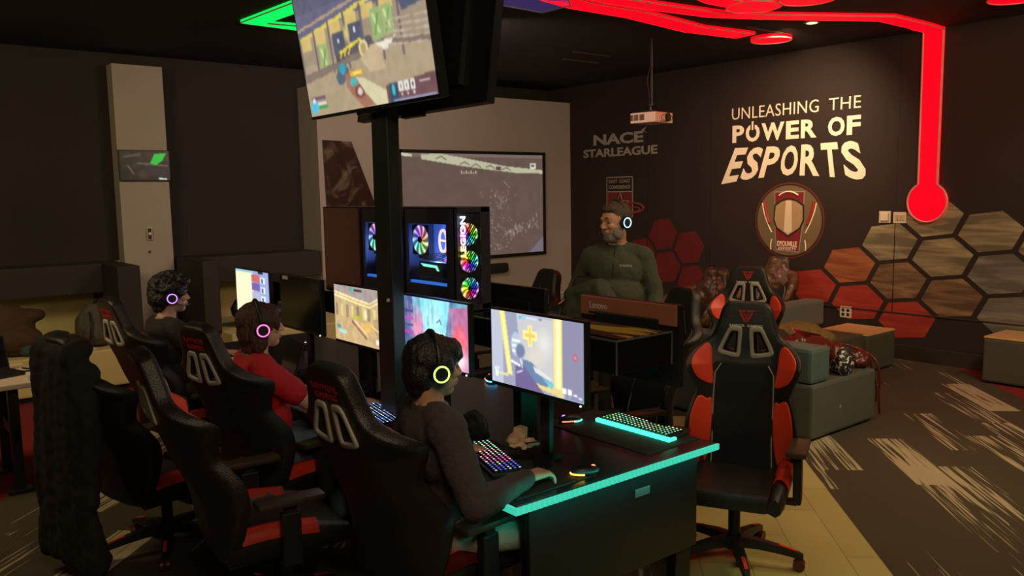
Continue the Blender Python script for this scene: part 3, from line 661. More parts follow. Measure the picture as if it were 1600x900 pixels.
# ---- screens' pictures
def hall(w,h,hud=True):
    im=Img(w,h,(.64,.56,.46)); im.rect(0,.5,1,1,(.70,.61,.48)); im.poly([(0,0),(1,0),(1,.02),(.75,.12),(0,.2)],(.38,.37,.48))
    im.line(0,.24,1,-.04,.012,(.90,.82,.35)); im.line(0,.14,.8,-.04,.008,(.72,.60,.5))
    for k in range(7):
        x=.02+k*.135; y=.22-.03*k; im.rect(x,y,x+.09,y+.13,(.86,.74,.42)); im.rect(x-.02,y-.02,x-.005,.62,(.42,.37,.38))
    for x,y in ((.17,.33),(.62,.17),(.70,.16)): im.rect(x,y,x+.075,y+.26,(.60,.72,.42)); im.line(x+.02,y+.05,x+.05,y+.2,.008,(.8,.88,.6)); im.line(x+.055,y+.05,x+.02,y+.22,.006,(.45,.6,.3))
    for x,y in ((.30,.27),(.44,.22)): im.rect(x,y,x+.10,y+.16,(.28,.30,.38)); im.rect(x+.04,y+.05,x+.055,y+.09,(.9,.92,.95))
    im.ell(.42,.30,.03,.10,(.88,.80,.45),1,.7)
    im.poly([(.80,.02),(.98,.0),(.98,.24),(.84,.26)],(.30,.32,.42)); im.ell(.885,.03,.03,.06,(.85,.25,.40)); im.ell(.885,.03,.02,.04,(.95,.45,.6))
    im.poly([(.0,.58),(.42,.50),(.70,.44),(1,.5),(1,.56),(.7,.50),(.4,.57),(0,.66)],(.50,.43,.38))
    im.poly([(.30,.44),(.60,.37),(.62,.46),(.31,.53)],(.34,.30,.32)); im.line(.35,.45,.52,.385,.008,(.95,.88,.2))
    for k in range(3): im.line(.345+.035*k,.50-.01*k,.36+.035*k,.46-.01*k,.006,(.9,.8,.25))
    im.ell(.535,.47,.035,.08,(.92,.88,.6)); im.ell(.535,.47,.022,.055,(.75,.62,.4))
    im.poly([(.50,.55),(.60,.46),(.72,.46),(.66,.56),(.68,.70),(.56,.70)],(.80,.70,.54)); im.poly([(.62,.46),(.78,.44),(.70,.54)],(.96,.93,.85))
    for k in range(5): im.line(.72,.30+.05*k,1,.34+.055*k,.004,(.78,.70,.62))
    im.poly([(.28,.66),(.32,.57),(.37,.56),(.40,.62),(.34,.74),(.30,.74)],(.30,.36,.42)); im.ell(.345,.60,.03,.05,(.20,.62,.72))
    im.poly([(.36,.66),(.44,.62),(.50,.76),(.56,.98),(.48,1.0),(.42,.9),(.36,.78)],(.66,.42,.34)); im.ell(.42,.74,.03,.04,(.3,.7,.7)); im.ell(.46,.84,.04,.06,(.45,.25,.22)); im.ell(.46,.84,.02,.035,(.9,.8,.75))
    im.poly([(.44,.70),(.50,.72),(.66,.88),(.66,1),(.58,1),(.5,.86)],(.88,.84,.66))
    im.rect(.40,.64,.50,.70,(.95,.72,.12)); im.rect(.425,.66,.49,.68,(1,.9,.5))
    if hud:
        im.rect(.03,.80,.16,.84,(.45,.32,.38)); im.rect(.06,.86,.16,.89,(.95,.95,.95)); im.rect(.085,.90,.17,.93,(.1,.65,.25)); im.ell(.05,.90,.035,.07,(.30,.75,.90)); im.ell(.05,.84,.015,.03,(.9,.9,1))
        im.poly([(.66,.84),(1,.80),(1,1),(.66,1)],(.42,.26,.28)); im.rect(.68,.82,.74,1,(.22,.26,.36)); im.ell(.71,.89,.012,.05,(.2,.8,.85))
        for k in range(3): im.rect(.745+.042*k,.83,.778+.042*k,.91,(.95,.94,.90)); im.rect(.758+.042*k,.85,.765+.042*k,.89,(.2,.2,.25)); im.rect(.758+.042*k,.93,.77+.042*k,.95,(.9,.9,.95))
        im.rect(.87,.82,.97,.825,(.3,.6,.85)); im.rect(.87,.90,.97,.905,(.3,.6,.85)); im.rect(.89,.85,.96,.87,(.9,.88,.9)); im.rect(.7,.975,.99,.985,(.6,.75,.95))
    n_=int(h*.27); im.a=np.concatenate([np.repeat(im.a[:1],n_,0)*.9,im.a[np.linspace(0,h-1,h-n_).astype(int)]],0)
    im.noise(.06,40,24,8); im.blur(1); im.a=im.a*.86+.10; return im
TVM=screenmat('television_glow',1.0,.3)
MONM=screenmat('monitor_glow',1.15,.3)
# ---- hanging televisions
ta=math.radians(8)
def tv(label,xb,y0,y1,zb,face,img,flip=False):
    t=thing('television',label,'television',(xb,(y0+y1)/2,zb)); o_=-t.location; H_=.70
    def P_(y,h,d): # h up along the panel, d out of the picture side
        return V((xb+face*(h*math.sin(ta)+d*math.cos(ta)),y,zb+h*math.cos(ta)-d*math.sin(ta)))
    bm=B(); 
    pts=[P_(y0-.012,-.015,0),P_(y1+.012,-.015,0),P_(y1+.012,H_+.015,0),P_(y0-.012,H_+.015,0)]
    prism(bm,pts,P_(0,0,-.045)-P_(0,0,0)); obj('casing',bm,BLK,t,off=o_)
    bm=B(); pts=[P_(y0+.18,.08,-.045),P_(y1-.18,.08,-.045),P_(y1-.18,H_-.1,-.045),P_(y0+.18,H_-.1,-.045)]; prism(bm,pts,P_(0,0,-.03)-P_(0,0,0)); obj('back_housing',bm,BLK,t,off=o_)
    bm=B(); pts=[P_((y0+y1)/2-.05,-.03,-.04),P_((y0+y1)/2+.14,-.03,-.04),P_((y0+y1)/2+.14,.0,-.04),P_((y0+y1)/2-.05,.0,-.04)]; prism(bm,pts,P_(0,0,.03)-P_(0,0,0)); obj('sensor_bar',bm,BLK,t,off=o_)
    if img is not None:
        ya,yb=(y1,y0) if face<0 else (y0,y1)
        picture('screen',img,P_(ya,H_,.002),P_(yb,H_,.002),P_(ya,0,.002),TVM,t,off=t.location)
    else:
        bm=B(); prism(bm,[P_(y0,0,.001),P_(y1,0,.001),P_(y1,H_,.001),P_(y0,H_,.001)],P_(0,0,.002)-P_(0,0,0)); obj('screen',bm,GLOSSB,t,off=o_)
    bm=B(); box(bm,(min(xb-face*.045,2.135),3.56,zb+.25),(max(xb-face*.045,2.135),3.68,zb+.38)); box(bm,(2.10-.0,3.5,zb+.2),(2.17,3.545,zb+.4)); obj('mount',bm,METB,t,off=o_)
    return t
tv('hanging television with a bright game picture tilted down towards the left-hand players',2.02,2.975,4.185,2.305,-1,hall(200,112))
tv('dark hanging television behind the bright one, facing the far side',2.345,3.02,4.19,2.30,1,None)
# ---- monitors
def monitor(label,y0,y1,img,face=-1,X=2.22,z0=1.05,z1=1.378,group=None,dark=False,logo=False,bar=False):
    yc=(y0+y1)/2; t=thing('monitor',label,'monitor',(X,yc,.751),group=group); o_=-t.location; b_=-face
    bm=B(); x0,x1=(X,X+b_*.030); box(bm,(min(x0,x1),y0-.008,z0-.018),(max(x0,x1),y1+.008,z1+.008),.004); obj('casing',bm,BLK,t,off=o_)
    bm=B(); x0,x1=(X+b_*.030,X+b_*.048); box(bm,(min(x0,x1),yc-.2,z0+.04),(max(x0,x1),yc+.2,z1-.06),.008); 
    obj('back_bulge',bm,BLK,t,off=o_)
    if face>0:
        bm=B(); box(bm,(2.661,yc-.04,1.19),(X-.048,yc+.04,1.25),.004); obj('wall_arm',bm,METB,t,off=o_)
    else:
        bm=B(); xs=X+b_*.020; x0,x1=sorted((X+b_*.048,X+b_*.075)); 
        box(bm,(x0,yc-.03,.775),(x1,yc+.03,z0+.18),.006); obj('stand_neck',bm,METB,t,off=o_)
        bm=B(); prism(bm,[(X-b_*.14,yc-.16,.752),(X-b_*.10,yc-.18,.752),(X+b_*.06,yc-.05,.752),(X+b_*.10,yc-.05,.752),(X+b_*.10,yc+.05,.752),(X+b_*.06,yc+.05,.752),(X-b_*.10,yc+.18,.752),(X-b_*.14,yc+.16,.752),(X-b_*.02,yc,.752)],(0,0,.022)); obj('stand_base',bm,METB,t,off=o_)
    ya,yb=(y1,y0) if face<0 else (y0,y1)
    if img is not None: picture('screen',img,(X+face*.0015,ya,z1),(X+face*.0015,yb,z1),(X+face*.0015,ya,z0),MONM,t,off=t.location)
    else:
        bm=B(); x0,x1=sorted((X,X+face*.0015)); box(bm,(x0,y0,z0),(x1,y1,z1)); obj('screen',bm,GLOSSB,t,off=o_)
    if face<0:
        bm=B(); cyl(bm,(X+.0,y0+.02,z0-.012),(X-.003,y0+.02,z0-.012),.004,n=8); obj('power_light',bm,emis('white_power_dot',(1,1,1),3),t,off=o_)
    if bar:
        bx=X+b_*.031
        bm=B(); x0,x1=sorted((bx,bx+b_*.012)); box(bm,(x0,y0+.0,z1-.085),(x1,y1,z1+.006),.004); obj('back_top_cover',bm,mat('brown_back_cover',(.34,.12,.07),.35),t,off=o_)
        bm=B(); x0,x1=sorted((bx,bx+b_*.016)); box(bm,(x0,y0+.16,z1-.075),(x1,y1-.06,z1-.066)); obj('vent_slot',bm,BLK,t,off=o_)
    if logo:
        ww=.115; word('back_lettering','Lenovo',lambda u,v,w_:V((X+b_*(.045+.002*w_),y1-.065-ww*u,z1-.052+.034*v)),mat('lettering_cream',(.6,.45,.36),.5),t,bold=.02,off=o_)
    return t
im=Img(150,84,(.62,.62,.72)); im.rect(.0,0,.14,1,(.74,.76,.83)); im.poly([(.14,0),(.30,0),(.36,.8),(.24,.85)],(.60,.62,.72)); im.poly([(.30,0),(.72,0),(.72,.85),(.36,.8)],(.78,.78,.80))
im.poly([(.10,0),(.165,0),(.25,.86),(.19,.84)],(.95,.88,.52)); im.poly([(.125,0),(.145,0),(.225,.84),(.21,.84)],(1,.96,.70))
im.rect(.70,0,1,1,(.55,.55,.66)); im.rect(.70,0,.79,.93,(.93,.88,.55)); im.rect(.725,0,.765,.93,(1,.97,.75)); im.poly([(.45,.80),(.8,.90),(.8,1),(.5,.93)],(.90,.82,.55))
im.rect(.36,0,.70,.03,(.7,.72,.8)); im.ell(.60,.35,.12,.25,(.88,.87,.85),1,.8); im.ell(.52,.55,.15,.2,(.85,.83,.78),1,.8)
im.rect(.425,.14,.475,.42,(.97,.93,.62)); im.rect(.375,.22,.525,.33,(.97,.93,.62)); im.rect(.44,.17,.46,.39,(.90,.80,.40)); im.rect(.395,.25,.505,.30,(.90,.80,.40))
im.ell(.29,.42,.055,.16,(.72,.76,.84)); 
for k in range(3): im.rect(.25,.36+.07*k,.34,.395+.07*k,(.93,.95,.97))
im.ell(.34,.50,.06,.11,(.46,.50,.62),1,.3); im.poly([(.36,.6),(.46,.62),(.70,.85),(.62,.90),(.40,.86)],(.42,.52,.66)); im.poly([(.48,.66),(.69,.78),(.66,.82),(.5,.74)],(.86,.87,.86)); im.poly([(.58,.80),(.70,.84),(.68,.92)],(.45,.78,.85))
im.poly([(.28,.72),(.36,.66),(.44,.78),(.56,.95),(.60,1),(.28,1)],(.45,.40,.58)); im.line(.24,.66,.33,.70,.010,(.95,.96,1)); im.line(.36,.72,.34,.62,.006,(.9,.92,1)); im.line(.30,.80,.36,.76,.006,(.9,.9,1))
im.rect(.09,.84,.20,.88,(.85,.88,.6)); im.line(.05,.80,.06,.9,.01,(.95,.97,1)); im.line(.08,.78,.07,.9,.006,(.95,.97,1))
im.rect(.33,.03,.36,.07,(.35,.75,.85)); im.rect(.365,.03,.40,.07,(.5,.85,.9)); im.rect(.41,.04,.52,.055,(.85,.87,.95)); im.rect(.55,.03,.58,.06,(.5,.52,.6))
im.ell(.915,.45,.028,.05,(.72,.42,.50)); im.ell(.915,.45,.012,.02,(.9,.6,.6))
for k in range(2): im.rect(.79+.05*k,.86,.83+.05*k,.93,(.95,.95,.98)); im.rect(.80+.05*k,.95,.82+.05*k,.97,(.85,.85,.9))
im.line(.90,.92,.93,.915,.006,(.95,.95,1)); im.line(.95,.94,.98,.94,.004,(.9,.9,1)); im.rect(.6,.985,1,1,(.7,.75,.9)); im.blur(1)
monitor('nearest lit monitor, lavender picture with yellow beams and a plus sign',2.31,2.90,im,z1=1.372)
im=Img(150,84,(.42,.62,.74)); im.noise(.35,9,5,4)
im.poly([(.30,0),(.75,0),(.62,1),(.40,1)],(.55,.88,.93)); im.poly([(.0,0),(.18,0),(.24,1),(0,1)],(.35,.42,.60)); im.poly([(.75,.1),(1,.05),(1,1),(.8,1)],(.72,.45,.62)); im.ell(.88,.55,.16,.30,(.98,.45,.50),1,.7); im.ell(.25,.45,.14,.35,(.95,.60,.72),1,.8); im.ell(.5,.3,.2,.4,(.75,.96,.98),1,.8)
im.ell(.85,.85,.2,.25,(.98,.85,.9),1,.7)
for k in range(16): x=.1+.8*random.random(); y=.3*random.random(); im.line(x,y,x+.003,y+.35,.006,random.choice([(.3,.5,.75),(.65,.9,.97),(.9,.5,.75),(.4,.75,.85)]),.6)
for k in range(4): im.rect(.03,.22+.11*k,.19,.26+.11*k,(.75,.3,.75) if k%2 else (.3,.3,.55))
im.line(.55,.35,.60,.30,.006,(.2,.35,.5)); im.line(.60,.30,.62,.36,.006,(.2,.35,.5)); im.noise(.12,26,16,7); im.blur(1)
m2=monitor('monitor with a cyan and pink neon city picture, beyond the nearest lit one',3.08,3.66,im,z1=1.372)
word('title_lettering',"D'YOUVILLE",lambda u,v,w_:V((2.2175-.0005*w_,3.44-.17*u,1.185+.032*v)),emis('screen_lettering',(.95,.97,1),1.2),m2,bold=.03,off=-m2.location)
word('title_lettering',"ESPORTS",lambda u,v,w_:V((2.2175-.0005*w_,3.42-.10*u,1.150+.022*v)),bpy.data.materials['screen_lettering'],m2,bold=.03,off=-m2.location)
im=Img(130,74,(.78,.68,.50)); im.rect(0,.5,1,1,(.80,.68,.50)); im.poly([(0,0),(1,0),(1,.1),(.72,.28),(.3,.2),(0,.12)],(.66,.60,.58))
for off_ in (0,.06): 
    im.line(0,.13+off_,.45,.22+off_,.010,(.98,.90,.66)); im.line(.45,.22+off_,.70,.26+off_,.010,(.98,.90,.66)); im.line(.70,.26+off_,1,.06+off_,.010,(.98,.90,.66))
for k in range(9): im.rect(.03+.105*k,.34,.08+.105*k,.56,(.88,.80,.52) if k%2 else (.60,.52,.44))
im.rect(.38,.50,.56,.55,(.75,.75,.30)); im.ell(.62,.45,.02,.1,(.95,.92,.8)); im.poly([(.5,.62),(.72,.58),(.78,.70),(.6,.78)],(.90,.72,.42)); im.line(.36,.62,.62,.86,.012,(.55,.38,.30)); im.line(.42,.60,.66,.82,.008,(.95,.88,.75))
im.poly([(.75,.52),(1,.44),(1,1),(.86,1)],(.72,.60,.46)); im.line(.72,.62,1,.80,.01,(.95,.85,.62))
im.rect(.33,.04,.40,.085,(.2,.75,.65)); im.rect(.41,.045,.56,.075,(.25,.25,.3)); im.rect(.08,.80,.24,.86,(.7,.85,.85)); im.rect(.80,.84,.95,.92,(.9,.9,.85)); im.rect(.05,.72,.12,.78,(.3,.6,.7)); im.noise(.10,22,14,5); im.blur(1)
monitor('monitor with a golden hall picture left of the tall pole',3.82,4.41,im,z1=1.372)
m=monitor('switched off black monitor with a tan tag between two lit ones',4.60,5.18,None,z1=1.372)
bm=B(); box(bm,(2.215,5.05,1.352),(2.219,5.13,1.375)); obj('tag',bm,mat('tan_tag',(.45,.36,.2),.6),m,off=-m.location)
im=Img(130,74,(.60,.66,.82)); im.rect(0,0,.55,1,(.95,.93,.78)); im.rect(0,0,.55,.05,(.55,.75,.82)); im.rect(.50,.08,.74,.24,(.80,.40,.42)); im.rect(.50,.26,.74,.42,(.48,.38,.66)); im.rect(.50,.46,.74,.62,(.72,.70,.82)); im.rect(.50,.66,.74,.8,(.55,.48,.70)); im.rect(.70,.0,.85,.06,(.15,.15,.2))
for k in range(4): im.rect(.76,.12+.2*k,.90,.26+.2*k,(.86,.90,.94)); im.rect(.79,.15+.2*k,.84,.24+.2*k,(.3,.35,.5))
im.rect(.92,0,1,1,(.62,.66,.86)); im.blur(1)
monitor('farthest lit monitor, white and yellow document page above the red-shirted player',5.37,5.96,im,z1=1.372)
monitor('monitor seen from behind with a brown cover lettered Lenovo, on the far desk side',2.29,2.88,None,face=1,X=2.79,z1=1.385,logo=True,bar=True)
monitor('dark monitor seen from behind, beyond the lit tower computer',3.17,3.76,None,face=1,X=2.79,z1=1.385,bar=False)
# ---- tower computers
GL,GN,GLk,gb=nt('tinted_glass'); GN.remove(gb)
tr=GN.new('ShaderNodeBsdfTransparent'); tr.inputs[0].default_value=(.75,.78,.85,1); gs=GN.new('ShaderNodeBsdfGlossy'); gs.inputs['Roughness'].default_value=.05; mxs=GN.new('ShaderNodeMixShader'); mxs.inputs[0].default_value=.06
GLk.new(tr.outputs[0],mxs.inputs[1]); GLk.new(gs.outputs[0],mxs.inputs[2]); GLk.new(mxs.outputs[0],[n for n in GN if n.type=='OUTPUT_MATERIAL'][0].inputs[0])
import colorsys
def fanimg(seed,w=48,sat=.75,base=(0,0,0)):
    im=Img(w,w,base); a=np.arctan2(im.Y-.5,im.X-.5); r=np.hypot(im.X-.5,im.Y-.5)
    for i in range(w):
        for j in range(w):
            if .10<r[i,j]<.48:
                hue=((a[i,j]/(2*PI)+seed)%1); c=colorsys.hsv_to_rgb(hue,sat*(1-.6*abs(r[i,j]-.22)/.26),1); k=.55+.45*math.cos(a[i,j]*9+r[i,j]*8); k=max(.35,k)
                im.a[i,j]=np.array(c)*k
    im.blur(1); return im
FANM=screenmat('fan_glow',2.6,.5)
WORDM=None
def rainbow_word(name,s,fmap,parent,off,s_=3.0):
    o=word(name,s,fmap,bpy.data.materials.get('rainbow_letters') or screenmat('rainbow_letters',s_),parent,bold=.035,off=off)
    me=o.data; at=me.color_attributes.new('Col','FLOAT_COLOR','POINT'); zs=[v.co.z for v in me.vertices]; z0_,z1_=min(zs),max(zs)
    for v,d in zip(me.vertices,at.data):
        k=(v.co.z-z0_)/(z1_-z0_+1e-9); c=[(.8,1,.1),(1,.45,.3),(.9,.3,.9),(.55,.6,1),(.75,.85,1)]; i=min(3,int(k*4)); f=k*4-i; c=[c[i][q]*(1-f)+c[i+1][q]*f for q in range(3)]; d.color=(*c,1)
    return o
SHELL=mat('case_black',(.040,.038,.050),.33); BLUEIN=mat('case_inner_blue',(.16,.24,.42),.6)
def tower(label,y0,y1,solid=False,lit=True,x0=2.335,x1=2.545,z0=1.301,z1=1.818):
    t=thing('tower_computer',label,'computer',(x0,(y0+y1)/2,z0)); o_=-t.location
    wy0,wy1,wz0,wz1=y0+.075,y1-.03,z0+.12,z1-.085
    bm=B()
    box(bm,(x1-.008,y0,z0),(x1,y1,z1)); box(bm,(x0,y0,z1-.01),(x1,y1,z1),.003); box(bm,(x0,y0,z0),(x1,y1,z0+.012)); box(bm,(x0,y1-.008,z0),(x1,y1,z1)); box(bm,(x0,y0,z0),(x1,y0+.01,z1))
    if solid: box(bm,(x0,y0,z0),(x0+.01,y1,z1),.003)
    else:
        box(bm,(x0,y0,z0),(x0+.01,y1,wz0)); box(bm,(x0,y0,wz1),(x0+.01,y1,z1)); box(bm,(x0,y0,wz0),(x0+.01,wy0,wz1)); box(bm,(x0,wy1,wz0),(x0+.01,y1,wz1))
    obj('case',bm,mat('case_maroon_black',(.15,.062,.052),.4) if solid else SHELL,t,off=o_)
    if not solid:
        bm=B(); box(bm,(x0+.002,wy0,wz0),(x0+.004,wy1,wz1)); obj('glass_panel',bm,GL,t,off=o_)
        bm=B(); box(bm,(x1-.03,wy0-.02,wz0-.02),(x1-.012,wy1+.02,wz1+.03)); box(bm,(x0+.012,wy0-.02,wz0-.02),(x1-.012,wy1+.02,wz0-.005)); obj('inner_tray',bm,BLUEIN,t,off=o_)
        bm=B(); box(bm,(x0+.012,wy0+.0,wz0-.004),(x0+.03,wy1,wz0+.012)); obj('inner_light_bar',bm,emis('blue_inner_led',(.05,.25,.9),1.0),t,off=o_)
        # graphics card with green lettering bar
        bm=B(); box(bm,(x0+.03,wy0+.0,wz0+.03),(x1-.04,wy1-.06,wz0+.115),.006); obj('graphics_card',bm,BLK,t,off=o_)
        bm=B(); prism(bm,[(x0+.026,wy1-.08,wz0+.103),(x0+.026,wy0+.13,wz0+.097),(x0+.026,wy0+.11,wz0+.070),(x0+.026,wy0+.125,wz0+.070),(x0+.026,wy0+.14,wz0+.085),(x0+.026,wy1-.11,wz0+.088)],(.003,0,0)); obj('green_light_bar',bm,emis('green_card_led',(.25,1,.55),2.2),t,off=o_)
        fy,fz,fr=wy1-.095,wz1-.085,.078
        picture('cooler_fan',fanimg(.1,sat=.55),(x0+.02,fy+fr,fz+fr),(x0+.02,fy-fr,fz+fr),(x0+.02,fy+fr,fz-fr),FANM,t,off=t.location)
        bm=B(); cyl(bm,(x0+.018,fy,fz),(x0+.012,fy,fz),.016,n=20); obj('fan_hub',bm,BLK,t,off=o_)
        bm=B(); tube(bm,[(x0+.02,wy0+.055+.032*math.cos(a),wz1-.085+.055*math.sin(a)) for a in [k*2*PI/24 for k in range(24)]],.007,6,closed=True); tube(bm,[(x0+.02,wy0+.025,wz1-.085),(x0+.02,wy0+.085,wz1-.08)],.005,6); obj('ring_light',bm,emis('peach_ring_led',(1,.62,.5),2.2),t,off=o_)
        bm=B()
        for k in range(4): tube(bm,cat([(x0+.03,wy1-.06,wz0+.135+.008*k),(x0+.025,wy1-.15,wz0+.128+.008*k),(x0+.03,wy0+.08,wz0+.14+.01*k),(x0+.04,wy0,wz0+.19+.01*k)],5),.004,6)
        obj('cables',bm,mat('cable_slate',(.10,.14,.22),.5),t,off=o_)
        bm=B(); box(bm,(x0+.02,wy0,wz0+.125),(x0+.028,wy0+.05,wz0+.135)); obj('red_light',bm,emis('red_card_led',(1,.1,.15),2),t,off=o_)
        for k,(c,e,p) in enumerate((((.20,.36,1),6.0,(x0+.06,(wy0+wy1)/2,wz0+.16)),)):
            l=bpy.data.lights.new('inner_glow','POINT'); l.energy=e; l.color=c; l.shadow_soft_size=.02; lo=bpy.data.objects.new('inner_glow',l); COL.objects.link(lo); lo.location=V(p)-t.location; lo.parent=t
    # front with three fans behind slanted slats
    if lit:
        xc=(x0+x1)/2
        for k in range(3):
            fz=z1-.135-.135*k+(-.0); fr=.055; fx=x0+.085
            picture('front_fan',fanimg(.3+.2*k,sat=.95),(fx-fr,y0-.003,fz+fr),(fx+fr,y0-.003,fz+fr),(fx-fr,y0-.003,fz-fr),FANM,t,off=t.location)
        bm=B()
        for k in range(19):
            z=z0+.068+k*.0205; box(bm,(-.052,-.002,-.0026),(.052,.002,.0026),mx=Matrix.Translation((x0+.095,y0-.009,z))@Matrix.Rotation(math.radians(-56),4,'Y'))
        obj('slat_grille',bm,BLK,t,off=o_)
        bm=B(); box(bm,(x0,y0-.014,z0),(x0+.008,y0,z1)); box(bm,(x1-.06,y0-.014,z0),(x1,y0,z1),.004); box(bm,(x0,y0-.014,z1-.03),(x1,y0,z1),.004); box(bm,(x0,y0-.014,z0),(x1,y0,z0+.03)); obj('front_frame',bm,SHELL,t,off=o_)
        rainbow_word('front_lettering','LEGION',lambda u,v,w_:V((x0+.055-.032*v,y0-.016-.002*w_,z1-.245+.20*u)),t,o_)
    return t
tower('lit tower computer with glass side and rainbow fans, right of the tall pole',3.335,3.80)
tower('tower computer half hidden behind the tall pole, dim glass side',3.835,4.27,lit=False)
tower('tower computer with a plain brown-black side, leftmost on the shelf',4.29,4.745,solid=True,lit=False)
# ---- keyboards, mice, mats
KEYM=screenmat('key_glow',3.0); KCAP=mat('keycap_black',(.01,.01,.011),.5)
def keyboard(label,c,rz,cf,bar=None,g=None):
    """local x = width, y = depth (away from the user)"""
    t=thing('keyboard',label,'keyboard',(c[0],c[1],.755),rz)
    W_,D_=.44,.135
    bm=B(); box(bm,(-W_/2,-D_/2,0),(W_/2,D_/2,.018),.005); obj('case',bm,BLK,t)
    bm=B(); bl=B(); cols=[]
    for r_ in range(6):
        for k in range(18):
            x=-W_/2+.014+k*.0232; y=-D_/2+.014+r_*.0205
            if r_==0 and 3<k<9: continue
            box(bm,(x,y,.018),(x+.019,y+.0165,.027),0)
            c_=cf(k/17,r_/5)
            if c_ is None: continue
            vs=[bl.verts.new((x+.0055,y+.005,.0275)),bl.verts.new((x+.0135,y+.005,.0275)),bl.verts.new((x+.0135,y+.0125,.0275)),bl.verts.new((x+.0055,y+.0125,.0275))]; bl.faces.new(vs); cols+=[c_]*4
    obj('keycaps',bm,KCAP,t); o=obj('key_legends',bl,KEYM,t); at=o.data.color_attributes.new('Col','FLOAT_COLOR','POINT')
    for d,c_ in zip(at.data,cols): d.color=(*c_,1)
    if bar:
        bm=B(); box(bm,(-W_/2,-D_/2-.006,.004),(W_/2,-D_/2,.012)); obj('edge_light',bm,bar,t)
    return t
rnd=random.random
def rgbk(u,v):
    k=1-u
    if k>.75: c=(.2,1,.6) if rnd()<.6 else (.9,.9,.7)
    elif k>.5: c=(.95,.8,.6) if rnd()<.5 else (1,.35,.35)
    elif k>.2: c=(1,.12,.45)
    else: c=(.08,.15,1)
    if rnd()<.25: c=(.9,.8,.9)
    return tuple(q*(.35+.7*rnd()) for q in c)
kyaw=math.atan2(2.98-2.47,2.145-1.965)+PI  # width axis runs back towards the near end
keyboard('rainbow-lit keyboard under the hands of the nearest player',(2.06,2.72),-PI/2-math.radians(18),lambda u,v:rgbk(1-u,v) if False else rgbk(u,v))
GBAR=emis('green_edge_led',(.05,1,.5),2.6)
keyboard('green-lit keyboard on the far side near the light strip',(2.90,2.62),PI/2,lambda u,v:tuple(q*(.3+.6*rnd()) for q in ((.2,1,.5) if rnd()<.7 else (.7,1,.7))))
bm=B(); 
bpy.data.objects
kb=[o for o in bpy.data.objects if o.name.startswith('keyboard') and abs(o.location.x-2.90)<.01][0]
bm=B(); box(bm,(-.235,.068,.002),(.235,.082,.016),.003); 
for k in range(15): box(bm,(-.235+.0315*k,.066,.001),(-.235+.0315*k+.024,.084,.018))
box(bm,(-.235,.03,.002),(-.222,.082,.014)); obj('edge_light',bm,GBAR,kb)
keyboard('blue and white lit keyboard in front of the red-shirted player',(2.06,3.66),-PI/2-math.radians(10),lambda u,v:tuple(q*(.3+.7*rnd()) for q in ((.15,.3,1) if rnd()<.5 else (.7,.85,1))))
keyboard('white-edged keyboard in front of the black monitor',(2.02,4.42),-PI/2+math.radians(14),lambda u,v:None if rnd()<.9 else (.5,.5,.6),bar=emis('white_edge_led',(.8,.85,1),2.5))
keyboard('dim violet-lit keyboard before the farthest player',(2.02,5.35),-PI/2,lambda u,v:None if rnd()<.5 else (.6,.1,.9))
def mouse(label,p,rz,c1,c2):
    t=thing('mouse',label,'mouse',(p[0],p[1],.757),rz)
    bm=B(); ell(bm,(0,0,.016),(.060,.032,.022),n=3)
    for v in bm.verts: v.co.z=max(v.co.z,.001)
    obj('shell',bm,BLK,t,smooth=True)
    bm=B(); tube(bm,[(.058*math.cos(a)*1.02,.032*math.sin(a)*1.02,.007) for a in [PI*.55+k*PI*.9/14 for k in range(15)]],.0035,6); obj('tail_light',bm,emis('mouse_glow_a',c1,3),t)
    bm=B(); ell(bm,(.034,0,.031),(.010,.004,.007)); obj('scroll_wheel',bm,emis('mouse_glow_b',c2,3),t)
    bm=B(); tube(bm,[(-.02,.031,.01),(.02,.033,.010),(.05,.022,.009)],.0025,6); obj('side_light',bm,bpy.data.materials['mouse_glow_b'],t)
mouse('gaming mouse glowing yellow and red near the turquoise light strip',(2.24,2.33),-.5,(1,.55,.05),(1,.2,.1))
mouse('dark mouse with violet and green lights beside the green keyboard',(2.72,2.93),PI-.4,(.1,1,.6),(.7,.15,1))
mouse('mouse with red and blue lights behind the nearest lit monitor stand',tuple(onz(767,592,.77))[:2],1.2,(.1,.6,1),(1,.15,.2))
mouse('mouse with blue lights beyond the keyboard of the red-shirted player',tuple(onz(568,612,.77))[:2],-.2,(.15,.3,1),(.3,.5,1))
mouse('mouse with violet lights under the farthest lit monitor',tuple(onz(470,540,.77))[:2],-.2,(.6,.2,1),(.8,.3,1))
def pad(label,x0,y0,x1,y1):
    bm=B(); box(bm,(x0,y0,.7505),(x1,y1,.7545),.002); tag(obj('mouse_pad',bm,mat('mouse_pad_cloth',(.014,.014,.015),.85)),label,'mouse pad')
pad('black mouse pad under the keyboard of the nearest player',1.86,2.30,2.30-.05,3.00)
pad('black mouse pad under the keyboard of the red-shirted player',1.86,3.38,2.0+.06+.1,4.0-.05)
pad('black mouse pad under the green keyboard',2.62,2.34,2.98,3.02)
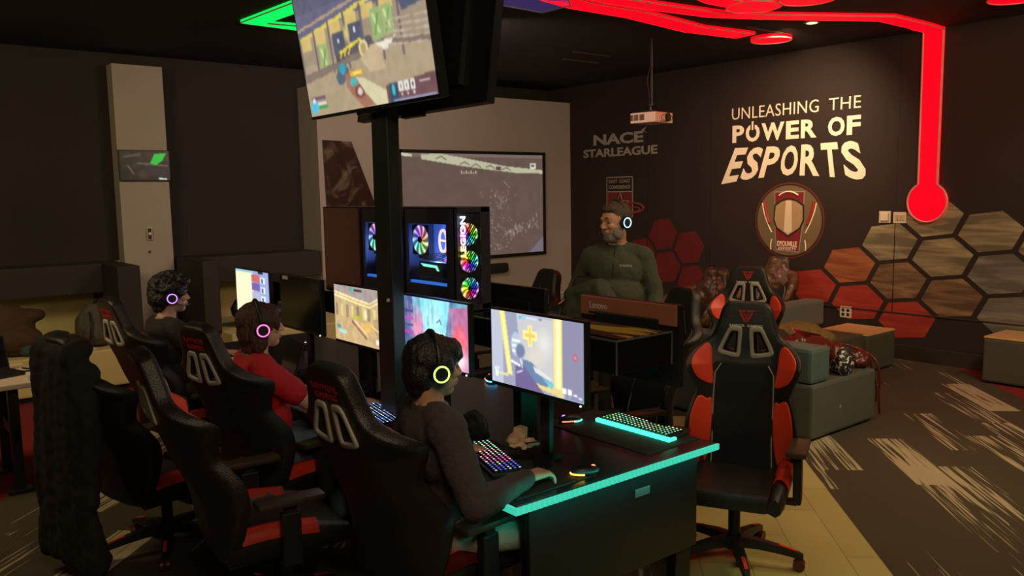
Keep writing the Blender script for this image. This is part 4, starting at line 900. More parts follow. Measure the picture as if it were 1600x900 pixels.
# crumpled cloth and bag on the desk
def blobmesh(parts,vox,amp,sc_,seed=0,it=4):
    bm=B()
    for c,s,r in parts: ell(bm,c,s,rot=Matrix.Rotation(r,3,'Z') if not isinstance(r,Matrix) else r,n=3)
    me=remesh(bm,vox,it); displace(me,amp,sc_,(seed,seed*2,0)); return me
CLOTH=mat('tan_cloth',(.60,.40,.25),.85,bump=.4,bscale=40); CLOTH2=mat('pink_cream_cloth',(.70,.48,.36),.85,bump=.4,bscale=40)
me=blobmesh([((0,0,.025),(.085,.035,.026),.6),((.03,.02,.045),(.05,.03,.02),.3),((-.05,-.02,.018),(.04,.03,.02),1.4)],.005,.010,28,1)
tag(link('folded_cloth',me,CLOTH),'crumpled tan cloth on the desk beyond the rainbow keyboard','cloth').location=(2.33,2.86,.752)
me=blobmesh([((0,0,.014),(.09,.018,.014),.9),((.0,-.01,.016),(.075,.02,.014),-.35),((.05,.02,.014),(.03,.02,.014),0)],.005,.008,34,5)
tag(link('folded_glove',me,CLOTH2),'pale pinkish crumpled glove lying in front of the tan cloth','glove').location=(2.29,2.775,.752)
bm=B(); tube(bm,cat([(2.40,2.74,.77),(2.33,2.70,.79),(2.28,2.73,.785),(2.30,2.80,.77),(2.42,2.92,.757)],6),.0035,6); tag(obj('cable',bm,BLK),'thin black cable looping over the pale glove','cable')
me=blobmesh([((0,0,.07),(.022,.08,.075),.2),((.01,.03,.03),(.04,.10,.03),.2)],.006,.010,18,9)
tag(link('black_pouch',me,mat('pouch_black',(.012,.011,.012),.6,bump=.3,bscale=50)),'black upright fabric pouch on the desk in front of the nearest player','pouch').location=(2.20,3.02,.75)
# black laptop leaning open on the desk
t=thing('laptop','open black laptop standing between the red-shirted player and the black monitor','laptop',(1.96,4.86,.753),math.radians(-10))
bm=B(); box(bm,(-.13,-.18,0),(.13,.18,.016),.004); obj('base',bm,BLK,t)
bm=B(); box(bm,(-.005,-.18,0),(.005,.18,.245),.003,mx=Matrix.Translation((.13,0,.016))@Matrix.Rotation(math.radians(18),4,'Y')); obj('lid',bm,BLK,t)
bm=B(); box(bm,(-.008,-.165,.015),(-.0055,.165,.23),0,mx=Matrix.Translation((.13,0,.016))@Matrix.Rotation(math.radians(18),4,'Y')); obj('screen',bm,GLOSSB,t)
bm=B(); box(bm,(-.05,-.15,.016),(.10,.15,.0175)); obj('keys',bm,KCAP,t)
# ================================================================== RACING CHAIRS
CH_P=V((-.24,0,.47))
def back_map(rec,y,t,n):
    """point on the reclined back plane: y sideways, t upwards, n forwards"""
    s,c=math.sin(rec),math.cos(rec); b=0
    e=max(0,abs(y)-.135)/.13
    if t<.70:
        k=math.sin(min(1,max(0,(t+.05)/.40))*PI/2)*(1 if t<.54 else max(0,(.70-t)/.16)); b=.095*k*e**1.4
    n=n+b+.020*math.exp(-((t-.22)/.12)**2)-.015*math.exp(-((t-.6)/.1)**2)
    return V((CH_P.x-t*s+n*c,y,CH_P.z+t*c+n*s))
def panel(name,loops,th,bev,n0,m,parent,rec,step=.03,off=None):
    bm=flat_curve(loops,th/2-bev if th/2>bev else .001,bev,step)
    for v in bm.verts: v.co=back_map(rec,v.co.x,v.co.y,n0+v.co.z)
    return obj(name,bm,m,parent,auto=50,off=off)
def mirror(pts): return pts+[(-x,y) for x,y in reversed(pts)]
def sm(pts,n=4): return [(p.x,p.y) for p in cat([(a,b,0) for a,b in pts],n,True)]
OUT=[(0.0,.865),(.070,.863),(.105,.843),(.122,.79),(.145,.72),(.175,.675),(.225,.635),(.268,.58),(.266,.525),(.240,.46),(.226,.40),(.244,.33),(.262,.24),(.262,.12),(.225,.0),(.11,-.035),(0,-.035)]
def outline(): 
    r=OUT; full=r+[(-x,y) for x,y in reversed(r[1:-1])]
    return sm(full,3)
def hole(s): 
    p=[(.034,.722),(.050,.730),(.078,.727),(.100,.685),(.124,.632),(.120,.617),(.098,.610),(.052,.603),(.040,.612),(.036,.66)]
    return [(s*a,b) for a,b in sm(p,3)]
def holeo(s,k=1.22):
    h=hole(s); cx=sum(p[0] for p in h)/len(h); cy=sum(p[1] for p in h)/len(h); return [(cx+(a-cx)*k*1.02,cy+(b-cy)*k) for a,b in h]
UP=[(.180,.615),(.195,.645),(.216,.635),(.252,.585),(.254,.540),(.232,.485),(.200,.458),(.166,.445),(.162,.462),(.174,.53)]
LO=[(.162,.345),(.185,.352),(.218,.368),(.238,.32),(.252,.24),(.248,.12),(.215,.03),(.185,.05),(.165,.18)]
CEN=[(0,.545),(.13,.55),(.150,.52),(.146,.36),(.150,.15),(.155,.0),(0,-.01)]
def chair_parts(t,rec,red=True,logo=True,rearlogo=True,inlay=True):
    RM=REDL if red else LEATH
    # base
    bm=B(); cyl(bm,(0,0,.075),(0,0,.15),.045,.035,24); cyl(bm,(0,0,.14),(0,0,.30),.030,n=20); cyl(bm,(0,0,.29),(0,0,.42),.017,n=16); obj('gas_column',bm,METB,t,auto=40)
    for k in range(5):
        a=k*2*PI/5+.35; R_=Matrix.Rotation(a,4,'Z')
        bm=B(); 
        pts=[(.03,.115,.030,.026),(.12,.112,.028,.022),(.22,.098,.024,.018),(.31,.080,.019,.014),(.335,.074,.012,.010)]
        rings=[]
        for x,z,wy,hz in pts: rings.append([bm.verts.new(R_@V((x,sy*wy,z+sz*hz))) for sy,sz in ((-1,-1),(1,-1),(.8,1),(-.8,1))])
        for i in range(4):
            for q in range(4): bm.faces.new((rings[i][q],rings[i][(q+1)%4],rings[i+1][(q+1)%4],rings[i+1][q]))
        bm.faces.new(rings[-1]); bm.faces.new(rings[0][::-1]); bmesh.ops.recalc_face_normals(bm,faces=bm.faces)
        leg=obj('leg',bm,BLK,t)
        if inlay:
            bm=B(); vs=[]
            prism(bm,[R_@V((x,y,z)) for x,y,z in ((.22,-.010,.1185),(.305,-.008,.0975),(.305,.008,.0975),(.22,.010,.1185))],(0,0,.003)); obj('inlay',bm,REDL,leg)
        bm=B()
        c=R_@V((.315,0,.030)); ax=R_@V((0,1,0))
        for s in (-1,1): cyl(bm,c+ax*(s*.006),c+ax*(s*.024),.029,n=18)
        cyl(bm,c+V((0,0,.0)),c+V((0,0,.05)),.008,n=8); obj('caster',bm,mat('caster_dark_red',(.10,.015,.012),.4) if red else BLK,leg,auto=40)
    bm=B(); box(bm,(-.14,-.09,.395),(.12,.09,.425),.006); cyl(bm,(.0,-.09,.41),(.03,-.26,.405),.007,n=8); obj('mechanism',bm,METB,t)
    # seat
    bm=B(); box(bm,(-.25,-.20,.415),(.265,.20,.505),.03)
    for v in bm.verts:
        if v.co.z>.46: v.co.z-=.018*math.exp(-((v.co.x+.02)/.14)**2)*(1-(v.co.y/.2)**2)
    obj('seat',bm,FABB if False else LEATH,t,auto=50)
    for s in (-1,1):
        bm=B(); sec=[(-.25,.50,.555),(-.12,.50,.565),(.05,.50,.555),(.18,.48,.525),(.265,.45,.50)]
        rings=[]
        for x,z0,z1 in sec:
            wd=.055 if x<.2 else .045
            rings.append([bm.verts.new(V((x,s*(.20+a*wd),b))) for a,b in ((-.15,.43),(-.15,z1-.03),(.2,z1-.004),(.6,z1),(1.0,z1-.02),(1.15,z1-.06),(1.05,.43),(.6,.415))])
        for i in range(len(sec)-1):
            for q in range(8): bm.faces.new((rings[i][q],rings[i][(q+1)%8],rings[i+1][(q+1)%8],rings[i+1][q]))
        bm.faces.new(rings[-1]); bm.faces.new(rings[0]); bmesh.ops.recalc_face_normals(bm,faces=bm.faces)
        bl=obj('seat_bolster',bm,LEATH,t,auto=60)
        bm=B(); pts=[]
        for x,z0,z1 in sec[:3]: pts.append((x,s*.205,z1-.008)); 
        rows=[]
        for x,_,z1 in [(-.20,0,.562),(-.10,0,.568),(.0,0,.563),(.12,0,.547)]:
            rows.append([V((x,s*(.20-.004),z1-.028)),V((x,s*(.215),z1+.002)),V((x,s*.238,z1+.004)),V((x,s*.262,z1-.018)),V((x,s*.271,z1-.05))])
        vv=[[bm.verts.new(p) for p in r_] for r_ in rows]
        for i in range(3):
            for q in range(4): bm.faces.new((vv[i][q],vv[i][q+1],vv[i+1][q+1],vv[i+1][q]))
        r_=bmesh.ops.solidify(bm,geom=bm.faces[:],thickness=.006); bmesh.ops.recalc_face_normals(bm,faces=bm.faces)
        obj('red_panel' if red else 'side_panel',bm,RM,bl,auto=60)
    # back
    bk=panel('backrest',[outline(),hole(1),hole(-1)],.075,.020,0,LEATH,t,rec)
    for s in (-1,1):
        panel('hole_trim',[holeo(s),hole(s)],.092,.006,0,TRIMG if red else BLK,bk,rec,step=0)
        panel('wing_panel',[[(s*a,b) for a,b in sm(UP)]],.022,.008,.036,RM,bk,rec)
        panel('waist_panel',[[(s*a,b) for a,b in sm(LO)]],.022,.008,.036,RM,bk,rec)
        bm=B(); tube(bm,[back_map(rec,s*a,b,.050) for a,b in ((.120,.55),(.150,.50),(.153,.36),(.151,.15),(.155,.02))],.0035,6); obj('piping',bm,PIPE,bk)
        pts=[(s*a,b) for a,b in OUT[5:14]]
        bm=B(); tube(bm,[back_map(rec,a*1.035,b,.030) for a,b in [(p.x,p.y) for p in cat([(a,b,0) for a,b in pts],3)]],.0035,5); obj('edge_piping',bm,mat('edge_red_piping',(.30,.05,.04),.5) if red else PIPE,bk)
    cen=[(a,b) for a,b in CEN]+[(-a,b) for a,b in reversed(CEN[1:-1])]
    panel('center_panel',[sm(cen,3)],.026,.012,.034,FABB,bk,rec)
    if logo:
        def fm(y0,y1,t0,t1,n): return lambda u,v,w_:back_map(rec,y0+(y1-y0)*u,t0+(t1-t0)*v,n+.0015*w_)
        # person looking at the front of the chair: left of the picture is +y
        bm=B()
        for s in (-1,1):
            prism(bm,[back_map(rec,s*a,b,.0375) for a,b in ((.048,.836),(.004,.836),(.004,.826),(.033,.826))],(.002,0,0))
            prism(bm,[back_map(rec,s*a,b,.0375) for a,b in ((.036,.822),(.024,.822),(.006,.794),(.000,.772),(.010,.776))],(.002,0,0))
            prism(bm,[back_map(rec,s*a,b,.0375) for a,b in ((.018,.818),(.004,.818),(.004,.810),(.012,.810))],(.002,0,0))
        prism(bm,[back_map(rec,a,b,.0375) for a,b in ((-.004,.812),(.004,.812),(.003,.790),(-.003,.790))],(.002,0,0))
        obj('emblem',bm,REDT,bk)
        for w_,a,b in (('RAYNOR',-.085,-.006),('GAMING',.006,.085)): word('front_lettering',w_,fm(a,b,.748,.761,.0385),GRYT,bk,bold=.03)
    if rearlogo:
        def fr(y0,y1,t0,t1): return lambda u,v,w_:back_map(rec,y0+(y1-y0)*u,t0+(t1-t0)*v,-.0385-.001*w_)
        word('rear_lettering','RAYNOR',fr(.085,-.085,.800,.826),REDT,bk,bold=.02); word('rear_lettering','GAMING',fr(.07,-.07,.765,.791),REDT,bk,bold=.02)
    # arms
    for s in (-1,1):
        bm=B(); box(bm,(-.05,s*.30-.02,.40),(.03,s*.30+.02,.63),.008); box(bm,(-.045,min(s*.12,s*.30),.395),(.025,max(s*.12,s*.30),.412),.003); box(bm,(-.035,s*.30-.015,.60),(.015,s*.30+.015,.665),.004)
        arm=obj('armrest',bm,BLK,t)
        bm=B(); box(bm,(-.15,s*.30-.048,.663),(.13,s*.30+.048,.692),.013); obj('arm_pad',bm,BRN,arm,auto=50)
protos={}
def place_chair(label,loc,yaw,rec=14,dz=0,red=True,logo=True,rearlogo=True):
    key=(rec,red,logo,rearlogo)
    if key not in protos:
        t=thing('gaming_chair',label,'chair',(loc[0],loc[1],0),math.radians(yaw)); chair_parts(t,math.radians(rec),red,logo,rearlogo,red); protos[key]=t; o=t
        t['_fresh']=1
    else:
        o=dup(protos[key],(loc[0],loc[1],0),math.radians(yaw),label)
    if dz:
        for ch in o.children:
            if not ch.name.startswith(('leg','gas')): ch.location.z=dz
    return o
A_=place_chair('black and red gaming chair of the nearest player, seen from behind',(1.80,2.72),5,rec=17,dz=-.03,rearlogo=True,logo=False)
B_=place_chair('black and red gaming chair behind the red-shirted player',(1.77,4.11),12,rec=17,logo=False)
C_=place_chair('black and red gaming chair behind the farthest seated player',(1.73,5.56),8,rec=17,logo=False)
D_=place_chair('empty black and red gaming chair with a long dark coat hung over its back',(1.25,4.56),14,rec=17,logo=False,dz=-.08)
E_=place_chair('empty black and red gaming chair standing between the nearest and the red-shirted player',(1.38,3.43),-6,rec=17,logo=False)
F_=place_chair('black and red gaming chair facing the camera at the right end of the desk',(3.40,2.45),207,rec=7,dz=-.055,rearlogo=False)
G_=place_chair('black and red gaming chair facing the camera just behind the first one',(5.17,3.70),205,rec=7,rearlogo=False)
H_=place_chair('plain black gaming chair on the far side beside the Lenovo-lettered monitor',(3.36,3.28),165,rec=19,red=False,logo=False,rearlogo=False)
I_=place_chair('plain black gaming chair in front of the standing person',(3.45,3.98),188,rec=19,red=False,logo=False,rearlogo=False)
J_=place_chair('plain black gaming chair beyond the far monitors, left of the standing person',(3.62,4.75),170,rec=19,red=False,logo=False,rearlogo=False)
# second group of chairs near the right wall
K_=place_chair('black gaming chair with a brown leather jacket over it, left of the second red chair',(5.85,4.88),172,rec=19,red=False,logo=False,rearlogo=False,dz=-.14)
L_=place_chair('black gaming chair with a brown leather jacket over it, right of the second red chair',(8.12,5.55),190,rec=19,red=False,logo=False,rearlogo=False,dz=-.22)
for o in list(protos.values()):
    if '_fresh' in o: del o['_fresh']
# ================================================================== CLOTH THINGS
def wpt(ch,x,y,z): # chair-local point to the world
    return Matrix.Translation(ch.location)@Matrix.Rotation(ch.rotation_euler.z,4,'Z')@V((x,y,z))
COATM=mat('coat_black',(.012,.010,.009),.85,bump=.3,bscale=30)
def on_chair(me,name,m,ch,label,catg,loc0=(0,0,0)):
    o=link(name,me,m); o.location=ch.location; o.rotation_euler=ch.rotation_euler; return tag(o,label,catg)
rc=math.radians(17)
bm=B()
for y in (-.13,-.095,-.06,-.03,0,.03,.06,.095,.13):
    top=back_map(rc,y,.80,-.03); caps(bm,top+V((0,0,-.06)),.060,V((-.52,y*1.25,.62)),.055); caps(bm,V((-.52,y*1.25,.62)),.055,V((-.50-.03*abs(y),y*1.7,.14)),.06)
caps(bm,back_map(rc,-.1,.80,.02)+V((0,0,-.07)),.075,back_map(rc,.1,.80,.02)+V((0,0,-.07)),.075)
caps(bm,back_map(rc,-.16,.62,-.02),.07,V((-.50,-.22,.45)),.05); caps(bm,back_map(rc,.16,.62,-.02),.07,V((-.50,.24,.4)),.05)
me=remesh(bm,.014,5); displace(me,.018,7,aniso=(1,1.6,.4)); displace(me,.006,25)
on_chair(me,'coat',COATM,D_,'long dark coat draped over the back of the leftmost gaming chair','coat')
BRLE=mat('brown_leather',(.085,.036,.014),.33,bump=.4,bscale=35,var=.3,vscale=9)
for ch,lab in ((K_,'shiny brown leather jacket over the chair left of the second red chair'),(L_,'shiny brown leather jacket over the chair right of the second red chair')):
    bm=B(); r2=math.radians(19)
    caps(bm,back_map(r2,-.20,.66,0),.065,back_map(r2,.20,.66,0),.065); caps(bm,back_map(r2,-.09,.82,0),.06,back_map(r2,.09,.82,0),.06)
    for s in (-1,1): caps(bm,back_map(r2,s*.24,.62,.02),.06,back_map(r2,s*.32,.46,.09),.055); caps(bm,back_map(r2,s*.32,.46,.09),.055,back_map(r2,s*.28,.30,.16),.05)
    RB=Matrix.Rotation(-r2,3,'Y')
    ell(bm,back_map(r2,0,.50,-.05),(.055,.25,.26),rot=RB,n=3)
    ell(bm,back_map(r2,0,.62,.04),(.045,.22,.16),rot=RB,n=3)
    me=remesh(bm,.014,16); displace(me,.012,11); displace(me,.005,30); o=on_chair(me,'leather_jacket',BRLE,ch,lab,'jacket'); o.location.z=-.14 if ch is K_ else -.22
bm=B(); r2=math.radians(19)
caps(bm,back_map(r2,-.13,.74,0),.07,back_map(r2,.10,.80,0),.08); caps(bm,back_map(r2,.10,.78,0),.08,back_map(r2,.24,.66,0),.07)
RB=Matrix.Rotation(-r2,3,'Y')
ell(bm,back_map(r2,.03,.56,-.05),(.05,.23,.24),rot=RB,n=3); ell(bm,back_map(r2,.03,.60,.04),(.045,.22,.18),rot=RB,n=3)
me=remesh(bm,.014,10); displace(me,.012,9,aniso=(1,1.5,.6)); displace(me,.005,28)
on_chair(me,'olive_jacket',mat('olive_cloth',(.055,.060,.032),.8,bump=.3,bscale=40),I_,'olive jacket over the black chair in front of the standing person','jacket')
# ================================================================== SOFA AND BLOCK SEATS
TEAL=mat('teal_vinyl',(.085,.135,.135),.42,bump=.15,bscale=200,var=.12,vscale=6); GREYV=mat('grey_vinyl',(.095,.105,.095),.5,bump=.2,bscale=220,var=.12,vscale=6); BRNV=mat('grey_brown_fabric',(.075,.065,.045),.75,bump=.2,bscale=200); WOODT=mat('orange_wood_top',(.62,.36,.15),.4,var=.15,vscale=5)
t=thing('block_sofa','teal and grey vinyl block sofa piled with jackets, behind the first red chair','sofa',(5.95,4.0,0)); o_=-t.location
bm=B(); box(bm,(5.47,3.27,.02),(6.40,4.20,.43),.025); obj('seat_block',bm,GREYV,t,off=o_)
bm=B(); box(bm,(5.47,4.21,.02),(6.40,5.05,.43),.025); obj('seat_block',bm,GREYV,t,off=o_)
bm=B(); box(bm,(5.48,3.29,.435),(5.74,5.04,.70),.03); obj('back_block',bm,TEAL,t,off=o_)
for x,y in ((5.55,3.35),(6.32,3.35),(5.55,4.97),(6.32,4.97)):
    bm=B(); cyl(bm,(x,y,0),(x,y,.022),.025,n=12); obj('foot',bm,BLK,t,off=o_)
bm=B(); box(bm,(5.85,3.266,.20),(5.87,3.271,.225)); obj('tag',bm,mat('tag_grey',(.3,.3,.28),.6),t,off=o_)
t=thing('block_sofa','grey block seat with a grey-blue back block against the honeycomb wall','sofa',(7.6,4.6,0)); o_=-t.location
bm=B(); box(bm,(6.9,4.15,.02),(7.86,4.95,.43),.025); obj('seat_block',bm,BRNV,t,off=o_)
bm=B(); box(bm,(6.75,4.74,.435),(8.12,4.96,.70),.03); obj('back_block',bm,mat('grey_blue_vinyl',(.15,.17,.16),.45,bump=.15,bscale=200),t,off=o_)
for x,y in ((6.98,4.22),(7.78,4.22),(6.98,4.87),(7.78,4.87)):
    bm=B(); cyl(bm,(x,y,0),(x,y,.022),.025,n=12); obj('foot',bm,BLK,t,off=o_)
def otto(label,x0,y0,x1,y1,h=.40):
    t=thing('block_table',label,'side table',((x0+x1)/2,(y0+y1)/2,0)); o_=-t.location
    bm=B(); box(bm,(x0,y0,.02),(x1,y1,h-.015),.02); obj('block',bm,BRNV,t,off=o_)
    bm=B(); box(bm,(x0-.0,y0-.0,h-.014),(x1,y1,h+.006),.008); obj('wooden_top',bm,WOODT,t,off=o_)
    bm=B(); box(bm,(x0-.003,(y0+y1)/2-.2,.17),(x0,(y0+y1)/2-.18,.2)); obj('tag',bm,bpy.data.materials['tag_grey'],t,off=o_)
    for x,y in ((x0+.06,y0+.06),(x1-.06,y0+.06),(x0+.06,y1-.06),(x1-.06,y1-.06)):
        bm=B(); cyl(bm,(x,y,0),(x,y,.022),.022,n=12); obj('foot',bm,BLK,t,off=o_)
otto('square block table with an orange wooden top between the sofa and the outlet',7.95,4.16,8.52,4.70)
otto('square block table with an orange wooden top at the right edge of the picture',8.40,2.60,8.93,3.25,.45)
def heap(name,label,catg,loc,parts,m,vox=.012,amp=.014,sc_=14,seed=0,rz=0):
    me=blobmesh(parts,vox,amp,sc_,seed); o=link(name,me,m); o.location=loc; o.rotation_euler=(0,0,rz); return tag(o,label,catg)
heap('fur_coat','dark brown furry coat heaped over the sofa back beside the second chair','coat',(5.86,3.98,.43),[((0,0,.16),(.24,.30,.17),0),((-.15,.1,.30),(.14,.25,.08),.2),((.1,-.25,.12),(.2,.2,.12),.4)],mat('brown_fur',(.045,.022,.010),.95,bump=1,bscale=90),amp=.02,sc_=30,seed=2)
heap('olive_backpack','olive yellow backpack lying on the sofa pile','backpack',(6.42,4.02,.45),[((0,0,.18),(.26,.17,.10),-.5),((.12,-.1,.12),(.2,.14,.10),-.6),((-.15,.12,.22),(.14,.12,.06),.1)],mat('olive_canvas',(.16,.105,.025),.7,bump=.4,bscale=60),amp=.012,sc_=16,seed=6)
heap('maroon_jacket','shiny maroon jacket bunched on the sofa seat','jacket',(6.05,3.62,.43),[((0,0,.14),(.22,.16,.12),.3),((.18,-.05,.10),(.16,.12,.10),-.4),((-.12,.1,.2),(.14,.1,.08),0),((.30,-.2,.06),(.10,.12,.08),0)],mat('maroon_nylon',(.10,.014,.010),.35,bump=.6,bscale=30),amp=.022,sc_=18,seed=11)
bm=B()
tube(bm,cat([(6.32,3.45,.60),(6.42,3.32,.52),(6.43,3.26,.40),(6.42,3.25,.20),(6.44,3.25,.05)],6),[.010]*24+[.008],8)
tube(bm,cat([(6.25,3.55,.62),(6.44,3.40,.55),(6.455,3.30,.30),(6.47,3.30,.14)],6),.007,8)
tag(obj('hanging_strap',bm,bpy.data.materials['maroon_nylon']),'maroon straps hanging down the corner of the sofa','strap')
heap('patterned_hood','black hood with a white printed pattern at the sofa corner','hood',(6.02,3.33,.43),[((0,0,.10),(.11,.07,.12),.2),((.03,.05,.06),(.10,.08,.07),0)],(lambda:(lambda m:m)(mat('black_white_print',(.02,.02,.03),.5)))(),amp=.01,sc_=18,seed=3)
m_=bpy.data.materials['black_white_print']; N_,L_=m_.node_tree.nodes,m_.node_tree.links; tc=N_.new('ShaderNodeTexCoord'); n_=N_.new('ShaderNodeTexNoise'); n_.inputs['Scale'].default_value=14; n_.inputs['Distortion'].default_value=2; L_.new(tc.outputs['Object'],n_.inputs['Vector']); r_=N_.new('ShaderNodeValToRGB'); r_.color_ramp.elements[0].position=.52; r_.color_ramp.elements[1].position=.56; r_.color_ramp.elements[0].color=(.02,.02,.03,1); r_.color_ramp.elements[1].color=(.7,.68,.6,1); L_.new(n_.outputs['Fac'],r_.inputs[0]); L_.new(r_.outputs[0],N_['Principled BSDF'].inputs['Base Color'])
t=thing('tablet','slim silver-edged tablet lying tilted on the maroon jacket','tablet',(6.13,3.70,.66),-.6)
t.rotation_euler=(.5,.25,-.5)
bm=B(); box(bm,(-.14,-.09,-.004),(.14,.09,.004),.003); obj('body',bm,mat('silver_edge',(.5,.5,.48),.3,metal=.7),t); bm=B(); box(bm,(-.13,-.08,.004),(.13,.08,.0048)); obj('screen',bm,GLOSSB,t)
# ================================================================== LEFT SIDE: BAGS, SMALL DESK
BAG=mat('brown_canvas',(.055,.028,.012),.8,bump=.3,bscale=50)
heap('brown_backpack','big brown backpack on the cream bench at the left edge','backpack',(1.12,9.0,.43),[((0,0,.26),(.26,.16,.24),.0),((.08,-.08,.15),(.24,.13,.14),.1),((.20,.02,.36),(.16,.1,.07),.3),((-.1,0,.44),(.16,.12,.10),0)],BAG,vox=.014,amp=.014,sc_=8,seed=4)
o=heap('grey_backpack','grey and black backpack standing on the cream bench beside the dark end panel','backpack',(1.92,9.02,.43),[((0,0,.20),(.20,.13,.22),0),((0,-.10,.14),(.15,.08,.13),0),((0,0,.32),(.15,.10,.12),0)],mat('grey_canvas',(.075,.062,.045),.8,bump=.3,bscale=50),amp=.012,sc_=12,seed=8)
bm=B()
for x in (-.08,0.06): tube(bm,cat([(x,-.10,.36),(x*1.2,-.19,.22),(x*1.4,-.19,.08)],5),.010,6)
tube(bm,cat([(-.03,-.03,.42),(0,-.05,.47),(.03,-.03,.42)],5),.008,6); s_=obj('straps',bm,BLK,o)
heap('dark_bag','dark bag on the cream bench between the pale column and the screen wall','bag',(3.62,9.15,.43),[((0,0,.2),(.28,.15,.2),0),((.2,0,.12),(.2,.14,.12),0)],BLK,amp=.02,sc_=9,seed=12)
heap('teal_cloth','dark teal cloth at the foot of the brown backpack','cloth',(1.33,8.86,.43),[((0,0,.06),(.14,.08,.07),0)],mat('teal_cloth_mat',(.03,.06,.06),.8),amp=.01,sc_=14,seed=13)
bm=B(); tube(bm,cat([(1.60,8.85,.45),(1.66,8.80,.50),(1.74,8.88,.47),(1.68,8.95,.49),(1.60,8.90,.455)],6),.010,6); tube(bm,cat([(1.62,8.8,.445),(1.7,8.84,.46),(1.8,8.78,.45)],6),.008,6); tag(obj('coiled_cable',bm,BLK),'black coiled cable on the cream bench beside the grey backpack','cable')
bm=B(); box(bm,(-.10,-.06,0),(.10,.06,.015),.003,mx=Matrix.Translation((1.75,8.83,.431))@Matrix.Rotation(.3,4,'Z')); tag(obj('notebook',bm,mat('cream_paper',(.55,.48,.38),.6)),'pale notebook lying on the cream bench before the grey backpack','book')
t=thing('small_desk','small black-legged desk with a pale top cut by the left edge','desk',(.55,6.5,0)); o_=-t.location
bm=B(); box(bm,(-.6,5.95,.705),(.93,6.72,.74),.006); obj('desktop',bm,mat('pale_desktop',(.62,.50,.40),.5),t,off=o_)
for y in (6.05,6.58):
    bm=B(); box(bm,(.74,y,.03),(.80,y+.06,.705),.004); box(bm,(.70,y-.01,0),(.84,y+.07,.03),.006); obj('leg',bm,BLK,t,off=o_)
bm=B(); box(bm,(.76,6.05,.35),(.79,6.6,.42)); obj('stretcher',bm,BLK,t,off=o_)
t=thing('laptop','open black laptop on the small pale desk at the left edge','laptop',(.70,6.30,.741),math.radians(20))
bm=B(); box(bm,(-.17,-.12,0),(.17,.12,.016),.004); obj('base',bm,BLK,t)
bm=B(); box(bm,(-.17,-.004,0),(.17,.004,.23),.003,mx=Matrix.Translation((0,.12,.014))@Matrix.Rotation(math.radians(-14),4,'X')); obj('lid',bm,BLK,t)
bm=B(); box(bm,(-.16,-.0065,.015),(.16,-.0045,.22),0,mx=Matrix.Translation((0,.12,.014))@Matrix.Rotation(math.radians(-14),4,'X')); obj('screen',bm,GLOSSB,t)
bm=B(); box(bm,(.86,6.02,.742),(.92,6.14,.775),.004); tag(obj('charger_box',bm,mat('white_box',(.6,.55,.48),.5)),'small white box on the corner of the small pale desk','box')
bm=B(); tube(bm,cat([(.87,6.20,.77),(.98,6.15,.74),(.985,6.14,.45),(.90,6.3,.18),(.97,6.2,.02)],8),.006,6); tag(obj('hanging_cable',bm,BLK),'black cable hanging from the small pale desk down to the floor, nearer of two','cable')
bm=B(); tube(bm,cat([(.88,6.4,.76),(1.0,6.32,.70),(1.01,6.33,.4),(1.12,6.4,.03)],8),.006,6); tag(obj('hanging_cable',bm,BLK),'black cable hanging from the small pale desk down to the floor, farther of two','cable')
# ================================================================== PEOPLE
def rz(v,a): return Matrix.Rotation(a,3,'Z')@V(v)
def elbow(S,W,a,b,pole):
    d=W-S; L=min(d.length,(a+b)*.995); u=d.normalized(); x=(a*a-b*b+L*L)/(2*L); h=math.sqrt(max(0,a*a-x*x)); p=(pole-u*pole.dot(u)).normalized(); return S+u*x+p*h
def hand(bm,w,d,n,s,curl=.5,grip=0):
    """w wrist, d pointing direction, n back-of-hand normal, s towards the thumb"""
    d=d.normalized(); n=(n-d*n.dot(d)).normalized(); s=(s-d*s.dot(d)-n*s.dot(n)).normalized()
    for k,y in enumerate((.028,.010,-.009,-.027)):
        caps(bm,w+d*.004+s*y*.5,.019,w+d*.078+s*y,.0125)
    caps(bm,w+d*.05+s*.02,.015,w+d*.05-s*.02,.014)
    for k,(y,L,c0) in enumerate(((.030,.072,0),(.010,.080,.05),(-.010,.074,.12),(-.029,.060,.2))):
        p=w+d*(.083-.004*abs(k-1))+s*y; a=curl*.45+c0*curl; sp=s*(.10*(1.4-k)/1.5)
        segs=(.46,.30,.24); r=.0098 if k<3 else .0086
        for q,sg in enumerate(segs):
            dd=(d*math.cos(a)-n*math.sin(a)+sp*.6).normalized(); p2=p+dd*L*sg; caps(bm,p,r,p2,r*.92,8); p=p2; r*=.92; a+=curl*(.75-.1*q)
    p=w+d*.022+s*.030; q=p+(d*.6+s*.75-n*.25).normalized()*.036; caps(bm,p,.0145,q,.0115,8)
    q2=q+(d*.95+s*.25-n*(.25+.5*curl)).normalized()*.030; caps(bm,q,.0115,q2,.0098,8); q3=q2+(d*.95-s*.05-n*(.3+.5*curl)).normalized()*.024; caps(bm,q2,.0098,q3,.0085,8)
